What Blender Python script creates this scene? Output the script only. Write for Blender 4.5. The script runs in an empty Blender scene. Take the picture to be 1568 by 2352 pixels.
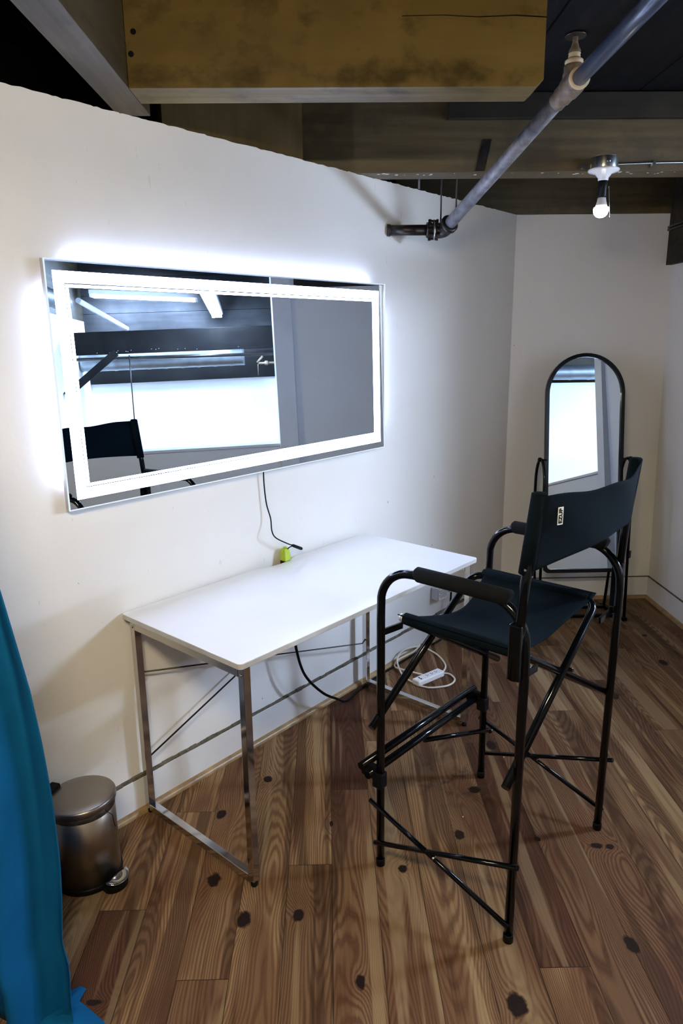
import bpy, bmesh, math, random
from mathutils import Vector, Matrix
random.seed(7)
scene = bpy.context.scene
COL = scene.collection
PI = math.pi

# ------------------------------------------------------------------ camera, world, exposure
cam = bpy.data.cameras.new('camera')
cam.sensor_fit = 'VERTICAL'
cam.sensor_height = 36.0
cam.lens = 1634.17 * 36.0 / 2352.0
cam.clip_start = 0.02
cam_o = bpy.data.objects.new('camera', cam)
COL.objects.link(cam_o)
cam_o.matrix_world = Matrix(((0.99971435, 0.01607048, -0.01769059, -1.07155803),
                             (-0.02102809, 0.23962789, -0.97063706, -4.22041395),
                             (-0.01135945, 0.97073179, 0.23989737, 1.62899886),
                             (0, 0, 0, 1)))
scene.camera = cam_o

world = bpy.data.worlds.new('world')
scene.world = world
world.use_nodes = True
world.node_tree.nodes['Background'].inputs[0].default_value = (0.5, 0.6, 0.8, 1)
world.node_tree.nodes['Background'].inputs[1].default_value = 0.0

scene.view_settings.view_transform = 'Standard'
scene.view_settings.look = 'None'
scene.view_settings.gamma = 1.0
scene.view_settings.use_curve_mapping = False
EXPOSURE = 0.0
scene.view_settings.exposure = EXPOSURE

# light output of every lamp in the place (all are real fixtures with emitting tubes, strips or globes)
E_STRIP = 35.0  # light band on the face of the wall mirror
E_BACK = 85.0  # light strip behind the wall mirror
E_BULB = 20.0  # screw-in bulb
E_TUBE = 440.0  # tubes over the room behind the camera
E_BAY = 670.0  # tubes of the bay beyond the low wall
C_LED = (0.54, 0.65, 1.0)  
C_TUBE = (1.0, 0.83, 0.54)  
C_BAY = (0.59, 0.74, 1.0)  
C_BULB = (1.0, 0.95, 0.92)  

# ------------------------------------------------------------------ frame of the slanted wall
nA = Vector((0.7509925, -0.66031073, 0))      # out of the slanted wall into the room
dA = Vector((0.66031073, 0.7509925, 0))       # along it, towards the far corner (the origin)


def FA(o, s, z):
    v = nA * o - dA * s
    return Vector((v.x, v.y, z))


# ------------------------------------------------------------------ node helpers / materials
def newmat(name):
    m = bpy.data.materials.new(name)
    m.use_nodes = True
    nt = m.node_tree
    return m, nt, nt.nodes['Principled BSDF']


def N(nt, t, **k):
    n = nt.nodes.new(t)
    for a, b in k.items():
        setattr(n, a, b)
    return n


def setin(nt, sock, v):
    if hasattr(v, 'is_output') or isinstance(v, bpy.types.NodeSocket):
        nt.links.new(v, sock)
    else:
        sock.default_value = v


def mth(nt, op, a, b=0.0, c=0.0, clamp=False):
    n = N(nt, 'ShaderNodeMath', operation=op, use_clamp=clamp)
    setin(nt, n.inputs[0], a)
    setin(nt, n.inputs[1], b)
    setin(nt, n.inputs[2], c)
    return n.outputs[0]


def mixc(nt, f, a, b, mode='MIX'):
    n = N(nt, 'ShaderNodeMix', data_type='RGBA', blend_type=mode)
    setin(nt, n.inputs[0], f)
    for i, v in ((6, a), (7, b)):
        if isinstance(v, bpy.types.NodeSocket):
            nt.links.new(v, n.inputs[i])
        else:
            n.inputs[i].default_value = (*v, 1)
    return n.outputs[2]


def ramp(nt, f, stops):
    n = N(nt, 'ShaderNodeValToRGB')
    cr = n.color_ramp
    while len(cr.elements) > 1:
        cr.elements.remove(cr.elements[0])
    cr.elements[0].position = stops[0][0]
    c = stops[0][1]
    cr.elements[0].color = (*c, 1) if len(c) == 3 else c
    for p, c in stops[1:]:
        e = cr.elements.new(p)
        e.color = (*c, 1) if len(c) == 3 else c
    nt.links.new(f, n.inputs[0])
    return n.outputs[0]


def noise(nt, vec, scale, detail=3.0, rough=0.55, dist=0.0):
    n = N(nt, 'ShaderNodeTexNoise')
    n.inputs['Scale'].default_value = scale
    n.inputs['Detail'].default_value = detail
    n.inputs['Roughness'].default_value = rough
    n.inputs['Distortion'].default_value = dist
    if vec is not None:
        nt.links.new(vec, n.inputs['Vector'])
    return n.outputs[0]


def mapping(nt, vec, scale=(1, 1, 1), rot=(0, 0, 0), loc=(0, 0, 0)):
    n = N(nt, 'ShaderNodeMapping')
    n.inputs['Scale'].default_value = scale
    n.inputs['Rotation'].default_value = rot
    n.inputs['Location'].default_value = loc
    nt.links.new(vec, n.inputs['Vector'])
    return n.outputs[0]


def objco(nt):
    return N(nt, 'ShaderNodeTexCoord').outputs['Object']


def bump(nt, b, h, strength, dist=0.01):
    n = N(nt, 'ShaderNodeBump')
    n.inputs['Strength'].default_value = strength
    n.inputs['Distance'].default_value = dist
    nt.links.new(h, n.inputs['Height'])
    nt.links.new(n.outputs[0], b.inputs['Normal'])


def simple(name, col, rough=0.5, metal=0.0, spec=0.5, var=0.0, vscale=20, bmp=0.0, coat=0.0):
    m, nt, b = newmat(name)
    b.inputs['Roughness'].default_value = rough
    b.inputs['Metallic'].default_value = metal
    b.inputs['Specular IOR Level'].default_value = spec
    b.inputs['Coat Weight'].default_value = coat
    co = objco(nt)
    f = noise(nt, co, vscale)
    d = tuple(max(0, c * (1 - var)) for c in col)
    l = tuple(min(1, c * (1 + var)) for c in col)
    nt.links.new(ramp(nt, f, [(0.3, d), (0.7, l)]), b.inputs['Base Color'])
    if bmp:
        bump(nt, b, noise(nt, co, vscale * 4), bmp, 0.002)
    return m


def emit(name, col, s):
    m = bpy.data.materials.new(name)
    m.use_nodes = True
    nt = m.node_tree
    nt.nodes.clear()
    e = N(nt, 'ShaderNodeEmission')
    e.inputs[0].default_value = (*col, 1)
    e.inputs[1].default_value = s
    o = N(nt, 'ShaderNodeOutputMaterial')
    nt.links.new(e.outputs[0], o.inputs[0])
    return m


def wall_mat():
    m, nt, b = newmat('painted_plaster')
    co = objco(nt)
    base = ramp(nt, noise(nt, co, 1.7, 4), [(0.3, (0.70, 0.685, 0.66)), (0.7, (0.75, 0.74, 0.72))])
    # scuffs: short thin marks and specks, only where a coarse mask lets them through
    mv = mapping(nt, co, (1, 1, 0.45), (0.5, 0.3, 0.4))
    v = N(nt, 'ShaderNodeTexVoronoi')
    v.inputs['Scale'].default_value = 9
    nt.links.new(mv, v.inputs['Vector'])
    speck = mth(nt, 'LESS_THAN', v.outputs['Distance'], 0.022)
    mask = mth(nt, 'GREATER_THAN', noise(nt, co, 3.1, 2), 0.52)
    k = mth(nt, 'MULTIPLY', speck, mask)
    k = mth(nt, 'MULTIPLY', k, 0.8)
    smear = mth(nt, 'MULTIPLY', mth(nt, 'GREATER_THAN', noise(nt, mapping(nt, co, (3, 3, 1)), 14, 4), 0.71), 0.22)
    c = mixc(nt, smear, base, (0.42, 0.38, 0.32))
    c = mixc(nt, k, c, (0.12, 0.10, 0.08))
    nt.links.new(c, b.inputs['Base Color'])
    b.inputs['Roughness'].default_value = 0.55
    b.inputs['Specular IOR Level'].default_value = 0.35
    bump(nt, b, noise(nt, co, 60, 3), 0.12, 0.003)
    return m


def timber_mat(name, dark, mid, light, stain=0.5, axis=0, rough=0.5, spec=0.5, low=False):
    m, nt, b = newmat(name)
    co = objco(nt)
    sc = [26, 26, 26]
    sc[axis] = 1.6
    g = noise(nt, mapping(nt, co, tuple(sc)), 1.0, 5, 0.6, 0.4)
    big = noise(nt, mapping(nt, co, (3, 3, 3)), 1.0, 3)
    c = ramp(nt, big, [(0.3, dark), (0.5, mid), (0.7, light)])
    c = mixc(nt, mth(nt, 'MULTIPLY', mth(nt, 'SUBTRACT', g, 0.3, clamp=True), 0.9), c, dark)
    st = noise(nt, mapping(nt, co, (9, 9, 12)), 1.0, 5, 0.6)
    if low:
        sx = N(nt, 'ShaderNodeSeparateXYZ')
        nt.links.new(co, sx.inputs[0])
        st = mth(nt, 'ADD', st, ramp(nt, sx.outputs[2], [(0.0, (0, 0, 0)), (0.018, (.10, .10, .10)), (0.04, (.10, .10, .10)), (0.07, (0, 0, 0))]))
    sm = ramp(nt, st, [(0.52, (0, 0, 0)), (0.74, (1, 1, 1))])
    c = mixc(nt, mth(nt, 'MULTIPLY', sm, stain), c, tuple(x * 0.25 for x in dark))
    nt.links.new(c, b.inputs['Base Color'])
    nt.links.new(ramp(nt, g, [(0.3, (rough - .1,) * 3), (0.7, (rough + .15,) * 3)]), b.inputs['Roughness'])
    b.inputs['Specular IOR Level'].default_value = spec
    bump(nt, b, g, 0.25, 0.003)
    return m


def fleck_mat():
    # underside of the second joist: dark painted timber with chips of white paint
    m, nt, b = newmat('flecked_joist')
    co = objco(nt)
    g = noise(nt, mapping(nt, co, (2, 30, 30)), 1.0, 5)
    c = ramp(nt, g, [(0.3, (0.050, 0.033, 0.012)), (0.7, (0.110, 0.077, 0.030))])
    big = noise(nt, co, 4.5, 4, 0.7)
    c = mixc(nt, mth(nt, 'MULTIPLY', ramp(nt, big, [(0.5, (0, 0, 0)), (0.62, (1, 1, 1))]), 0.55), c, (0.035, 0.025, 0.012))
    nt.links.new(c, b.inputs['Base Color'])
    b.inputs['Roughness'].default_value = 0.5
    bump(nt, b, g, 0.3, 0.003)
    return m


def brushed(name, col, rough, vert=True):
    m, nt, b = newmat(name)
    co = objco(nt)
    g = noise(nt, mapping(nt, co, (4, 4, 160) if vert else (160, 160, 4)), 1.0, 4)
    nt.links.new(ramp(nt, g, [(0.3, tuple(c * .97 for c in col)), (0.7, col)]), b.inputs['Base Color'])
    b.inputs['Metallic'].default_value = 1.0
    nt.links.new(ramp(nt, g, [(0.3, (rough * .93,) * 3), (0.7, (rough * 1.07,) * 3)]), b.inputs['Roughness'])
    return m


def fabric(name, col, rough=0.85, sheen=0.25, weave=900, var=0.12):
    m, nt, b = newmat(name)
    co = objco(nt)
    g = noise(nt, co, weave, 2)
    f = noise(nt, co, 12, 3)
    c = ramp(nt, f, [(0.3, tuple(x * (1 - var) for x in col)), (0.7, tuple(x * (1 + var) for x in col))])
    nt.links.new(c, b.inputs['Base Color'])
    b.inputs['Roughness'].default_value = rough
    b.inputs['Sheen Weight'].default_value = sheen
    b.inputs['Sheen Roughness'].default_value = 0.5
    b.inputs['Specular IOR Level'].default_value = 0.15
    bump(nt, b, g, 0.2, 0.001)
    return m


KNOTS = [(-1.319, -1.837, .016, .020), (-1.335, -2.505, .020, .030), (-1.179, -2.496, .017, .022),
         (-0.621, -2.797, .025, .034), (-0.212, -2.238, .020, .013), (-0.172, -2.245, .014, .012),
         (-0.651, -2.170, .018, .022), (0.615, -0.929, .022, .030), (0.665, -0.595, .013, .015),
         (-1.445, -2.346, .020, .030), (-1.467, -2.035, .015, .026), (-1.009, -2.720, .013, .022),
         (-0.261, -2.628, .018, .032), (-0.398, -2.200, .010, .012), (-1.686, -2.758, .022, .010),
         (-0.425, -1.645, .020, .034), (-0.857, -2.320, .014, .018), (-0.55, -1.93, .024, .020),
         (-1.08, -2.10, .007, .016)]


def floor_mat():
    m, nt, b = newmat('pine_boards')
    uv = N(nt, 'ShaderNodeUVMap', uv_map='board').outputs[0]
    sp = N(nt, 'ShaderNodeSeparateXYZ')
    nt.links.new(uv, sp.inputs[0])
    u, v = sp.outputs[0], sp.outputs[1]
    at = N(nt, 'ShaderNodeAttribute', attribute_name='tint')
    sa = N(nt, 'ShaderNodeSeparateColor')
    nt.links.new(at.outputs['Color'], sa.inputs[0])
    tone, red, seed = sa.outputs[0], sa.outputs[1], sa.outputs[2]
    pos = N(nt, 'ShaderNodeNewGeometry').outputs['Position']
    # knots
    dmin = None
    for (x, y, rx, ry) in KNOTS:
        mp = N(nt, 'ShaderNodeMapping')
        mp.inputs['Location'].default_value = (-x / rx / 1.12, -y / ry / 1.12, 0)
        mp.inputs['Scale'].default_value = (1 / rx / 1.12, 1 / ry / 1.12, 0)
        nt.links.new(pos, mp.inputs['Vector'])
        L = N(nt, 'ShaderNodeVectorMath', operation='LENGTH')
        nt.links.new(mp.outputs[0], L.inputs[0])
        dmin = L.outputs['Value'] if dmin is None else mth(nt, 'SMOOTH_MIN', dmin, L.outputs['Value'], 0.4)
    wob = noise(nt, pos, 45, 3)
    dk = mth(nt, 'ADD', dmin, mth(nt, 'MULTIPLY', mth(nt, 'SUBTRACT', wob, 0.5), 0.9))
    knot = ramp(nt, dk, [(0.75, (1, 1, 1)), (1.0, (0, 0, 0))])
    swirl = mth(nt, 'POWER', 2.718, mth(nt, 'MULTIPLY', dmin, -0.55))
    # cathedral grain: nested arches along each board
    cb = N(nt, 'ShaderNodeCombineXYZ')
    nt.links.new(mth(nt, 'MULTIPLY', u, 0.9), cb.inputs[0])
    nt.links.new(mth(nt, 'MULTIPLY', v, 1.6), cb.inputs[1])
    nt.links.new(mth(nt, 'MULTIPLY', seed, 37.0), cb.inputs[2])
    n1 = noise(nt, cb.outputs[0], 1.0, 1, 0.5)
    cb2 = N(nt, 'ShaderNodeCombineXYZ')
    nt.links.new(mth(nt, 'MULTIPLY', u, 5.0), cb2.inputs[0])
    nt.links.new(mth(nt, 'MULTIPLY', v, 2.2), cb2.inputs[1])
    nt.links.new(mth(nt, 'MULTIPLY', seed, 91.0), cb2.inputs[2])
    n2 = noise(nt, cb2.outputs[0], 1.6, 3, 0.5)
    uc = mth(nt, 'SUBTRACT', mth(nt, 'SUBTRACT', u, 0.5), mth(nt, 'MULTIPLY', mth(nt, 'SUBTRACT', n1, 0.5), 0.9))
    uc = mth(nt, 'SUBTRACT', uc, mth(nt, 'MULTIPLY', mth(nt, 'SUBTRACT', seed, 0.5), 1.1))
    X = mth(nt, 'MULTIPLY', uc, 0.1365)
    cb3 = N(nt, 'ShaderNodeCombineXYZ')
    nt.links.new(mth(nt, 'MULTIPLY', v, 0.8), cb3.inputs[1])
    nt.links.new(mth(nt, 'MULTIPLY', seed, 53.0), cb3.inputs[2])
    n3 = noise(nt, cb3.outputs[0], 1.0, 1.5, 0.45)
    D = mth(nt, 'MULTIPLY', mth(nt, 'SUBTRACT', n3, 0.22), 0.20)
    rad = mth(nt, 'SQRT', mth(nt, 'ADD', mth(nt, 'MULTIPLY', X, X), mth(nt, 'MULTIPLY', D, D)))
    f = mth(nt, 'ADD', mth(nt, 'MULTIPLY', rad, 175.0), mth(nt, 'MULTIPLY', n2, 1.1))
    f = mth(nt, 'ADD', f, mth(nt, 'MULTIPLY', swirl, 6.0))
    ring = mth(nt, 'PINGPONG', f, 0.5)
    ring = mth(nt, 'MULTIPLY', ring, 2.0)
    late = ramp(nt, ring, [(0.30, (0, 0, 0)), (0.85, (1, 1, 1)), (1.0, (.8, .8, .8))])
    # fine fibre along the board
    fib = noise(nt, mapping(nt, pos, (420, 9, 1)), 1.0, 3, 0.6)
    fib2 = noise(nt, mapping(nt, pos, (150, 2.5, 1)), 1.0, 4, 0.6)
    light = mixc(nt, red, (0.30, 0.178, 0.074), (0.125, 0.043, 0.019))
    darkc = mixc(nt, red, (0.078, 0.031, 0.011), (0.032, 0.010, 0.005))
    c = mixc(nt, mth(nt, 'MULTIPLY', late, mth(nt, 'ADD', 0.45, mth(nt, 'MULTIPLY', n1, 0.45))), light, darkc)
    c = mixc(nt, mth(nt, 'MULTIPLY', fib, 0.42), c, darkc)
    c = mixc(nt, ramp(nt, fib2, [(0.45, (0, 0, 0)), (0.75, (.5, .5, .5))]), c, (0.065, 0.03, 0.017))
    # reddish heartwood patches
    hw = noise(nt, cb.outputs[0], 1.1, 2)
    c = mixc(nt, ramp(nt, hw, [(0.50, (0, 0, 0)), (0.60, (.55, .55, .55))]), c, (0.085, 0.028, 0.011))
    cb4 = N(nt, 'ShaderNodeCombineXYZ')
    nt.links.new(mth(nt, 'MULTIPLY', u, 1.7), cb4.inputs[0])
    nt.links.new(mth(nt, 'MULTIPLY', v, 0.5), cb4.inputs[1])
    nt.links.new(mth(nt, 'MULTIPLY', seed, 71.0), cb4.inputs[2])
    sap = noise(nt, cb4.outputs[0], 1.2, 3, 0.5)
    c = mixc(nt, ramp(nt, sap, [(0.56, (0, 0, 0)), (0.60, (.6, .6, .6))]), c, (0.038, 0.014, 0.006))
    c = mixc(nt, ramp(nt, sap, [(0.38, (.5, .5, .5)), (0.42, (0, 0, 0))]), c, (0.34, 0.225, 0.105))
    hs = N(nt, 'ShaderNodeHueSaturation')
    hs.inputs['Saturation'].default_value = 0.92
    nt.links.new(c, hs.inputs['Color'])
    nt.links.new(tone, hs.inputs['Value'])
    c = hs.outputs[0]
    # black grime stains by the stool legs and flecks of plaster
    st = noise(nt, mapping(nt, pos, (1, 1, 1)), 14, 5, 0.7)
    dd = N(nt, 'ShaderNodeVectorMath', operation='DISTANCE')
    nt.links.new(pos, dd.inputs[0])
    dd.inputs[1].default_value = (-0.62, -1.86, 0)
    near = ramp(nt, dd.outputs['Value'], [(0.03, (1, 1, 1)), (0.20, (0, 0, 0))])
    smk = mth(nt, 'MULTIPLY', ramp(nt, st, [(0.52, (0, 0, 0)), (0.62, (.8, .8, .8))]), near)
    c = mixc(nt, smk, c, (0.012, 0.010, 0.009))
    halo = ramp(nt, dk, [(0.9, (.75, .75, .75)), (1.9, (0, 0, 0))])
    c = mixc(nt, mth(nt, 'MULTIPLY', halo, 0.45), c, (0.10, 0.042, 0.018))
    c = mixc(nt, knot, c, (0.014, 0.008, 0.006))
    vo = N(nt, 'ShaderNodeTexVoronoi')
    vo.inputs['Scale'].default_value = 5.0
    nt.links.new(pos, vo.inputs['Vector'])
    c = mixc(nt, mth(nt, 'LESS_THAN', vo.outputs['Distance'], 0.012), c, (0.6, 0.56, 0.5))
    nt.links.new(c, b.inputs['Base Color'])
    nt.links.new(ramp(nt, fib2, [(0.3, (0.42,) * 3), (0.7, (0.62,) * 3)]), b.inputs['Roughness'])
    b.inputs['Specular IOR Level'].default_value = 0.07
    h = mth(nt, 'ADD', mth(nt, 'MULTIPLY', late, 0.6), mth(nt, 'MULTIPLY', fib, 0.4))
    h = mth(nt, 'SUBTRACT', h, mth(nt, 'MULTIPLY', knot, 1.5))
    bump(nt, b, h, 0.22, 0.0015)
    return m


M = {}
M['wall'] = wall_mat()
M['trimwhite'] = simple('white_trim_paint', (0.66, 0.655, 0.65), 0.4, var=0.05, vscale=6)
M['grime'] = simple('dirty_caulk', (0.10, 0.085, 0.06), 0.8, var=0.5, vscale=40)
M['pine'] = simple('raw_pine_moulding', (0.27, 0.175, 0.080), 0.4, var=0.35, vscale=18)
M['joist'] = timber_mat('painted_joist', (0.068, 0.044, 0.012), (0.112, 0.075, 0.020), (0.146, 0.100, 0.030), 0.7, 0, 0.55, 0.12, True)
M['joist_y'] = timber_mat('painted_joist_side', (0.036, 0.024, 0.008), (0.055, 0.037, 0.013), (0.08, 0.055, 0.022), 0.5, 1, 0.55, 0.2)
M['fleck'] = fleck_mat()
M['darkwood'] = timber_mat('dark_timber', (0.012, 0.010, 0.007), (0.022, 0.018, 0.011), (0.038, 0.030, 0.018), 0.3, 0, 0.6, 0.2)
M['deck'] = timber_mat('dark_deck', (0.0035, 0.0034, 0.0035), (0.006, 0.0058, 0.0058), (0.012, 0.011, 0.010), 0.3, 1, 0.7, 0.08)
M['panel'] = timber_mat('brown_blocking', (0.055, 0.035, 0.012), (0.08, 0.052, 0.018), (0.10, 0.066, 0.026), 0.2, 2, 0.8, 0.1)
M['floor'] = floor_mat()
M['subfloor'] = simple('gap_dark', (0.012, 0.009, 0.007), 0.9)
M['blackmetal'] = simple('black_enamel', (0.0018, 0.0026, 0.004), 0.13, 0.0, 0.22, var=0.2, vscale=60)
M['blackplastic'] = simple('black_plastic', (0.004, 0.004, 0.005), 0.4, spec=0.12, var=0.2)
M['rubber'] = simple('black_foam', (0.004, 0.0045, 0.005), 0.9, spec=0.12, var=0.2, bmp=0.1)
M['canvas'] = fabric('dark_canvas', (0.0022, 0.0052, 0.0075), 0.95, 0.0)
M['canvas'].node_tree.nodes['Principled BSDF'].inputs['Specular IOR Level'].default_value = 0.05
M['curtain'] = fabric('teal_cloth', (0.0, 0.078, 0.205), 0.85, 0.0, 500, 0.08)
M['chrome'] = brushed('chrome', (0.62, 0.61, 0.60), 0.10)
M['steel'] = brushed('brushed_steel', (0.40, 0.35, 0.29), 0.34, True)
M['steel_lid'] = brushed('brushed_steel_lid', (0.36, 0.33, 0.30), 0.34, False)
M['alu'] = simple('aluminium', (0.55, 0.56, 0.60), 0.35, 0.7, var=0.04)
M['galv'] = simple('galvanised', (0.42, 0.44, 0.45), 0.25, 1.0, var=0.2, vscale=12)
M['duct'] = simple('duct_metal', (0.22, 0.25, 0.27), 0.35, 0.85, var=0.15, vscale=10)
M['pipe'] = simple('weathered_pipe', (0.17, 0.165, 0.175), 0.5, 0.3, var=0.45, vscale=34, bmp=0.3)
M['pipe_blue'] = simple('painted_pipe', (0.045, 0.060, 0.095), 0.3, 0.2, var=0.3, vscale=14)
M['iron'] = simple('black_iron', (0.022, 0.018, 0.016), 0.32, 0.5, var=0.5, vscale=40, bmp=0.4)
M['rust'] = simple('rusty_fitting', (0.16, 0.115, 0.075), 0.6, 0.2, var=0.5, vscale=40, bmp=0.4)
M['tape'] = simple('sealing_tape', (0.62, 0.50, 0.32), 0.6, var=0.2)
M['laminate'] = simple('white_laminate', (0.74, 0.75, 0.77), 0.16, 0, 0.5, var=0.02, vscale=5)
M['lamedge'] = simple('laminate_edge', (0.50, 0.50, 0.49), 0.35, var=0.15, vscale=9)
M['porcelain'] = simple('porcelain', (0.72, 0.72, 0.74), 0.15, var=0.03)
M['bulbbase'] = simple('bulb_collar', (0.50, 0.49, 0.47), 0.4, var=0.05)
M['whiteplastic'] = simple('white_plastic', (0.70, 0.71, 0.74), 0.35, var=0.03)
M['whitecord'] = simple('white_cord', (0.62, 0.56, 0.49), 0.5, var=0.05)
M['green'] = simple('lime_plastic', (0.36, 0.50, 0.02), 0.4, var=0.1)
M['white_label'] = simple('white_label', (0.72, 0.72, 0.70), 0.6, var=0.05)
M['ink'] = simple('black_ink', (0.006, 0.006, 0.006), 0.9, spec=0.03)
M['red_ink'] = simple('red_ink', (0.5, 0.02, 0.02), 0.6)
M['bag'] = simple('clear_bag', (0.03, 0.026, 0.024), 0.25, var=0.4, vscale=50, bmp=0.6)
M['towel'] = fabric('pale_cloth', (0.36, 0.33, 0.29), 0.95, 0.5, 200)
M['greywall'] = simple('grey_wall', (0.34, 0.35, 0.37), 0.6, var=0.04, vscale=3)
M['bright'] = simple('bright_white_wall', (0.86, 0.86, 0.85), 0.7, var=0.02, vscale=3)
M['planks'] = timber_mat('grey_plank', (0.004, 0.0045, 0.005), (0.010, 0.010, 0.011), (0.022, 0.022, 0.023), 0.3, 1, 0.7, 0.2)
mm_, nt_, b_ = newmat('mirror_glass')
b_.inputs['Base Color'].default_value = (0.62, 0.71, 0.80, 1)
b_.inputs['Metallic'].default_value = 1.0
b_.inputs['Roughness'].default_value = 0.0
M['mirror'] = mm_
M['led'] = emit('led_band', C_LED, E_STRIP)
M['ledback'] = emit('led_back', C_LED, E_BACK)
M['bulb'] = emit('bulb_glow', C_BULB, E_BULB)
M['tube'] = emit('tube_glow', C_TUBE, E_TUBE)
M['baytube'] = emit('bay_tube_glow', C_BAY, E_BAY)


# ------------------------------------------------------------------ geometry helpers (world coordinates)
def V(*a):
    return Vector(a)


class MB:
    def __init__(self):
        self.v = []
        self.f = []
        self.sm = []

    def add(self, vs, fs, smooth=False):
        o = len(self.v)
        self.v += [Vector(p) for p in vs]
        for q in fs:
            self.f.append([o + i for i in q])
            self.sm.append(smooth)
        return self

    def hexa(self, p):   # 8 corners, bottom 4 then top 4 (both counter-clockwise)
        return self.add(p, [(3, 2, 1, 0), (4, 5, 6, 7), (0, 1, 5, 4), (1, 2, 6, 5), (2, 3, 7, 6), (3, 0, 4, 7)])

    def box(self, x0, x1, y0, y1, z0, z1):
        return self.hexa([V(x0, y0, z0), V(x1, y0, z0), V(x1, y1, z0), V(x0, y1, z0),
                          V(x0, y0, z1), V(x1, y0, z1), V(x1, y1, z1), V(x0, y1, z1)])

    def abox(self, o0, o1, s0, s1, z0, z1):  # box in the slanted wall's frame
        return self.hexa([FA(o0, s1, z0), FA(o1, s1, z0), FA(o1, s0, z0), FA(o0, s0, z0),
                          FA(o0, s1, z1), FA(o1, s1, z1), FA(o1, s0, z1), FA(o0, s0, z1)])

    def obox(self, c, ax, ay, az, hx, hy, hz):
        P = []
        for k in (-1, 1):
            for i, j in ((-1, -1), (1, -1), (1, 1), (-1, 1)):
                P.append(c + ax * hx * i + ay * hy * j + az * hz * k)
        return self.hexa(P)

    def beam(self, a, b, w, h, up=None):   # rectangular bar between two points
        a, b = Vector(a), Vector(b)
        d = (b - a)
        L = d.length
        d.normalize()
        up = Vector(up) if up else V(0, 0, 1)
        if abs(d.dot(up)) > 0.98:
            up = nA.copy()
        s = d.cross(up).normalized()
        u = s.cross(d)
        return self.obox((a + b) / 2, d, s, u, L / 2, w / 2, h / 2)

    def tube(self, pts, r, n=14, caps=True, smooth=True, closed=False):
        pts = [Vector(p) for p in pts]
        m = len(pts)
        rs = r if isinstance(r, (list, tuple)) else [r] * m
        T = []
        for i in range(m):
            if closed:
                t = pts[(i + 1) % m] - pts[i - 1]
            elif i == 0:
                t = pts[1] - pts[0]
            elif i == m - 1:
                t = pts[-1] - pts[-2]
            else:
                t = (pts[i + 1] - pts[i]).normalized() + (pts[i] - pts[i - 1]).normalized()
            T.append(t.normalized())
        up = V(0, 0, 1) if abs(T[0].z) < 0.9 else V(1, 0, 0)
        nrm = (up - T[0] * up.dot(T[0])).normalized()
        vs = []
        for i in range(m):
            nrm = (nrm - T[i] * nrm.dot(T[i])).normalized()
            bn = T[i].cross(nrm)
            for k in range(n):
                a = 2 * PI * k / n
                vs.append(pts[i] + (nrm * math.cos(a) + bn * math.sin(a)) * rs[i])
        fs = []
        for i in range(m if closed else m - 1):
            j = (i + 1) % m
            for k in range(n):
                k2 = (k + 1) % n
                fs.append((i * n + k, i * n + k2, j * n + k2, j * n + k))
        self.add(vs, fs, smooth)
        if caps and not closed:
            self.add([vs[k] for k in range(n)], [tuple(range(n - 1, -1, -1))])
            self.add([vs[(m - 1) * n + k] for k in range(n)], [tuple(range(n))])
        return self

    def lathe(self, c, axis, prof, n=32, smooth=True, cap=True):
        c = Vector(c)
        ax = Vector(axis).normalized()
        up = V(1, 0, 0) if abs(ax.x) < 0.9 else V(0, 1, 0)
        a1 = (up - ax * up.dot(ax)).normalized()
        a2 = ax.cross(a1)
        vs = []
        for (r, h) in prof:
            for k in range(n):
                a = 2 * PI * k / n
                vs.append(c + ax * h + (a1 * math.cos(a) + a2 * math.sin(a)) * r)
        fs = []
        for i in range(len(prof) - 1):
            for k in range(n):
                k2 = (k + 1) % n
                fs.append((i * n + k, i * n + k2, (i + 1) * n + k2, (i + 1) * n + k))
        self.add(vs, fs, smooth)
        if cap:
            if prof[0][0] > 1e-5:
                self.add([vs[k] for k in range(n)], [tuple(range(n - 1, -1, -1))])
            if prof[-1][0] > 1e-5:
                self.add([vs[(len(prof) - 1) * n + k] for k in range(n)], [tuple(range(n))])
        return self

    def prism(self, poly, d):   # planar polygon (list of Vector) extruded along d
        poly = [Vector(p) for p in poly]
        d = Vector(d)
        n = len(poly)
        self.add(poly, [tuple(range(n - 1, -1, -1))])
        self.add([p + d for p in poly], [tuple(range(n))])
        for i in range(n):
            j = (i + 1) % n
            self.add([poly[i], poly[j], poly[j] + d, poly[i] + d], [(0, 1, 2, 3)])
        return self

    def build(self, name, mat, parent=None, bevel=0.0, seg=2, keep=False):
        off = world_loc(parent) if parent else V(0, 0, 0)
        me = bpy.data.meshes.new(name)
        me.from_pydata([p - off for p in self.v], [], self.f)
        me.polygons.foreach_set('use_smooth', self.sm)
        me.update()
        bm = bmesh.new()
        bm.from_mesh(me)
        if not keep:
            bmesh.ops.remove_doubles(bm, verts=bm.verts, dist=1e-6)
            bmesh.ops.recalc_face_normals(bm, faces=bm.faces)
        if bevel:
            es = [e for e in bm.edges if len(e.link_faces) == 2 and e.calc_face_angle(0) > 0.6]
            bmesh.ops.bevel(bm, geom=es, offset=bevel, segments=seg, profile=0.5, affect='EDGES')
        bm.to_mesh(me)
        bm.free()
        # sharp edges where angle is large so that smooth tubes keep crisp caps
        me.materials.append(mat)
        o = bpy.data.objects.new(name, me)
        COL.objects.link(o)
        if parent:
            o.parent = parent
        return o


def world_loc(o):
    p = V(0, 0, 0)
    while o:
        p += o.location
        o = o.parent
    return p


def tag(o, label=None, cat=None, group=None, kind=None):
    if label:
        o['label'] = label
    if cat:
        o['category'] = cat
    if group:
        o['group'] = group
    if kind:
        o['kind'] = kind
    return o


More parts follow.
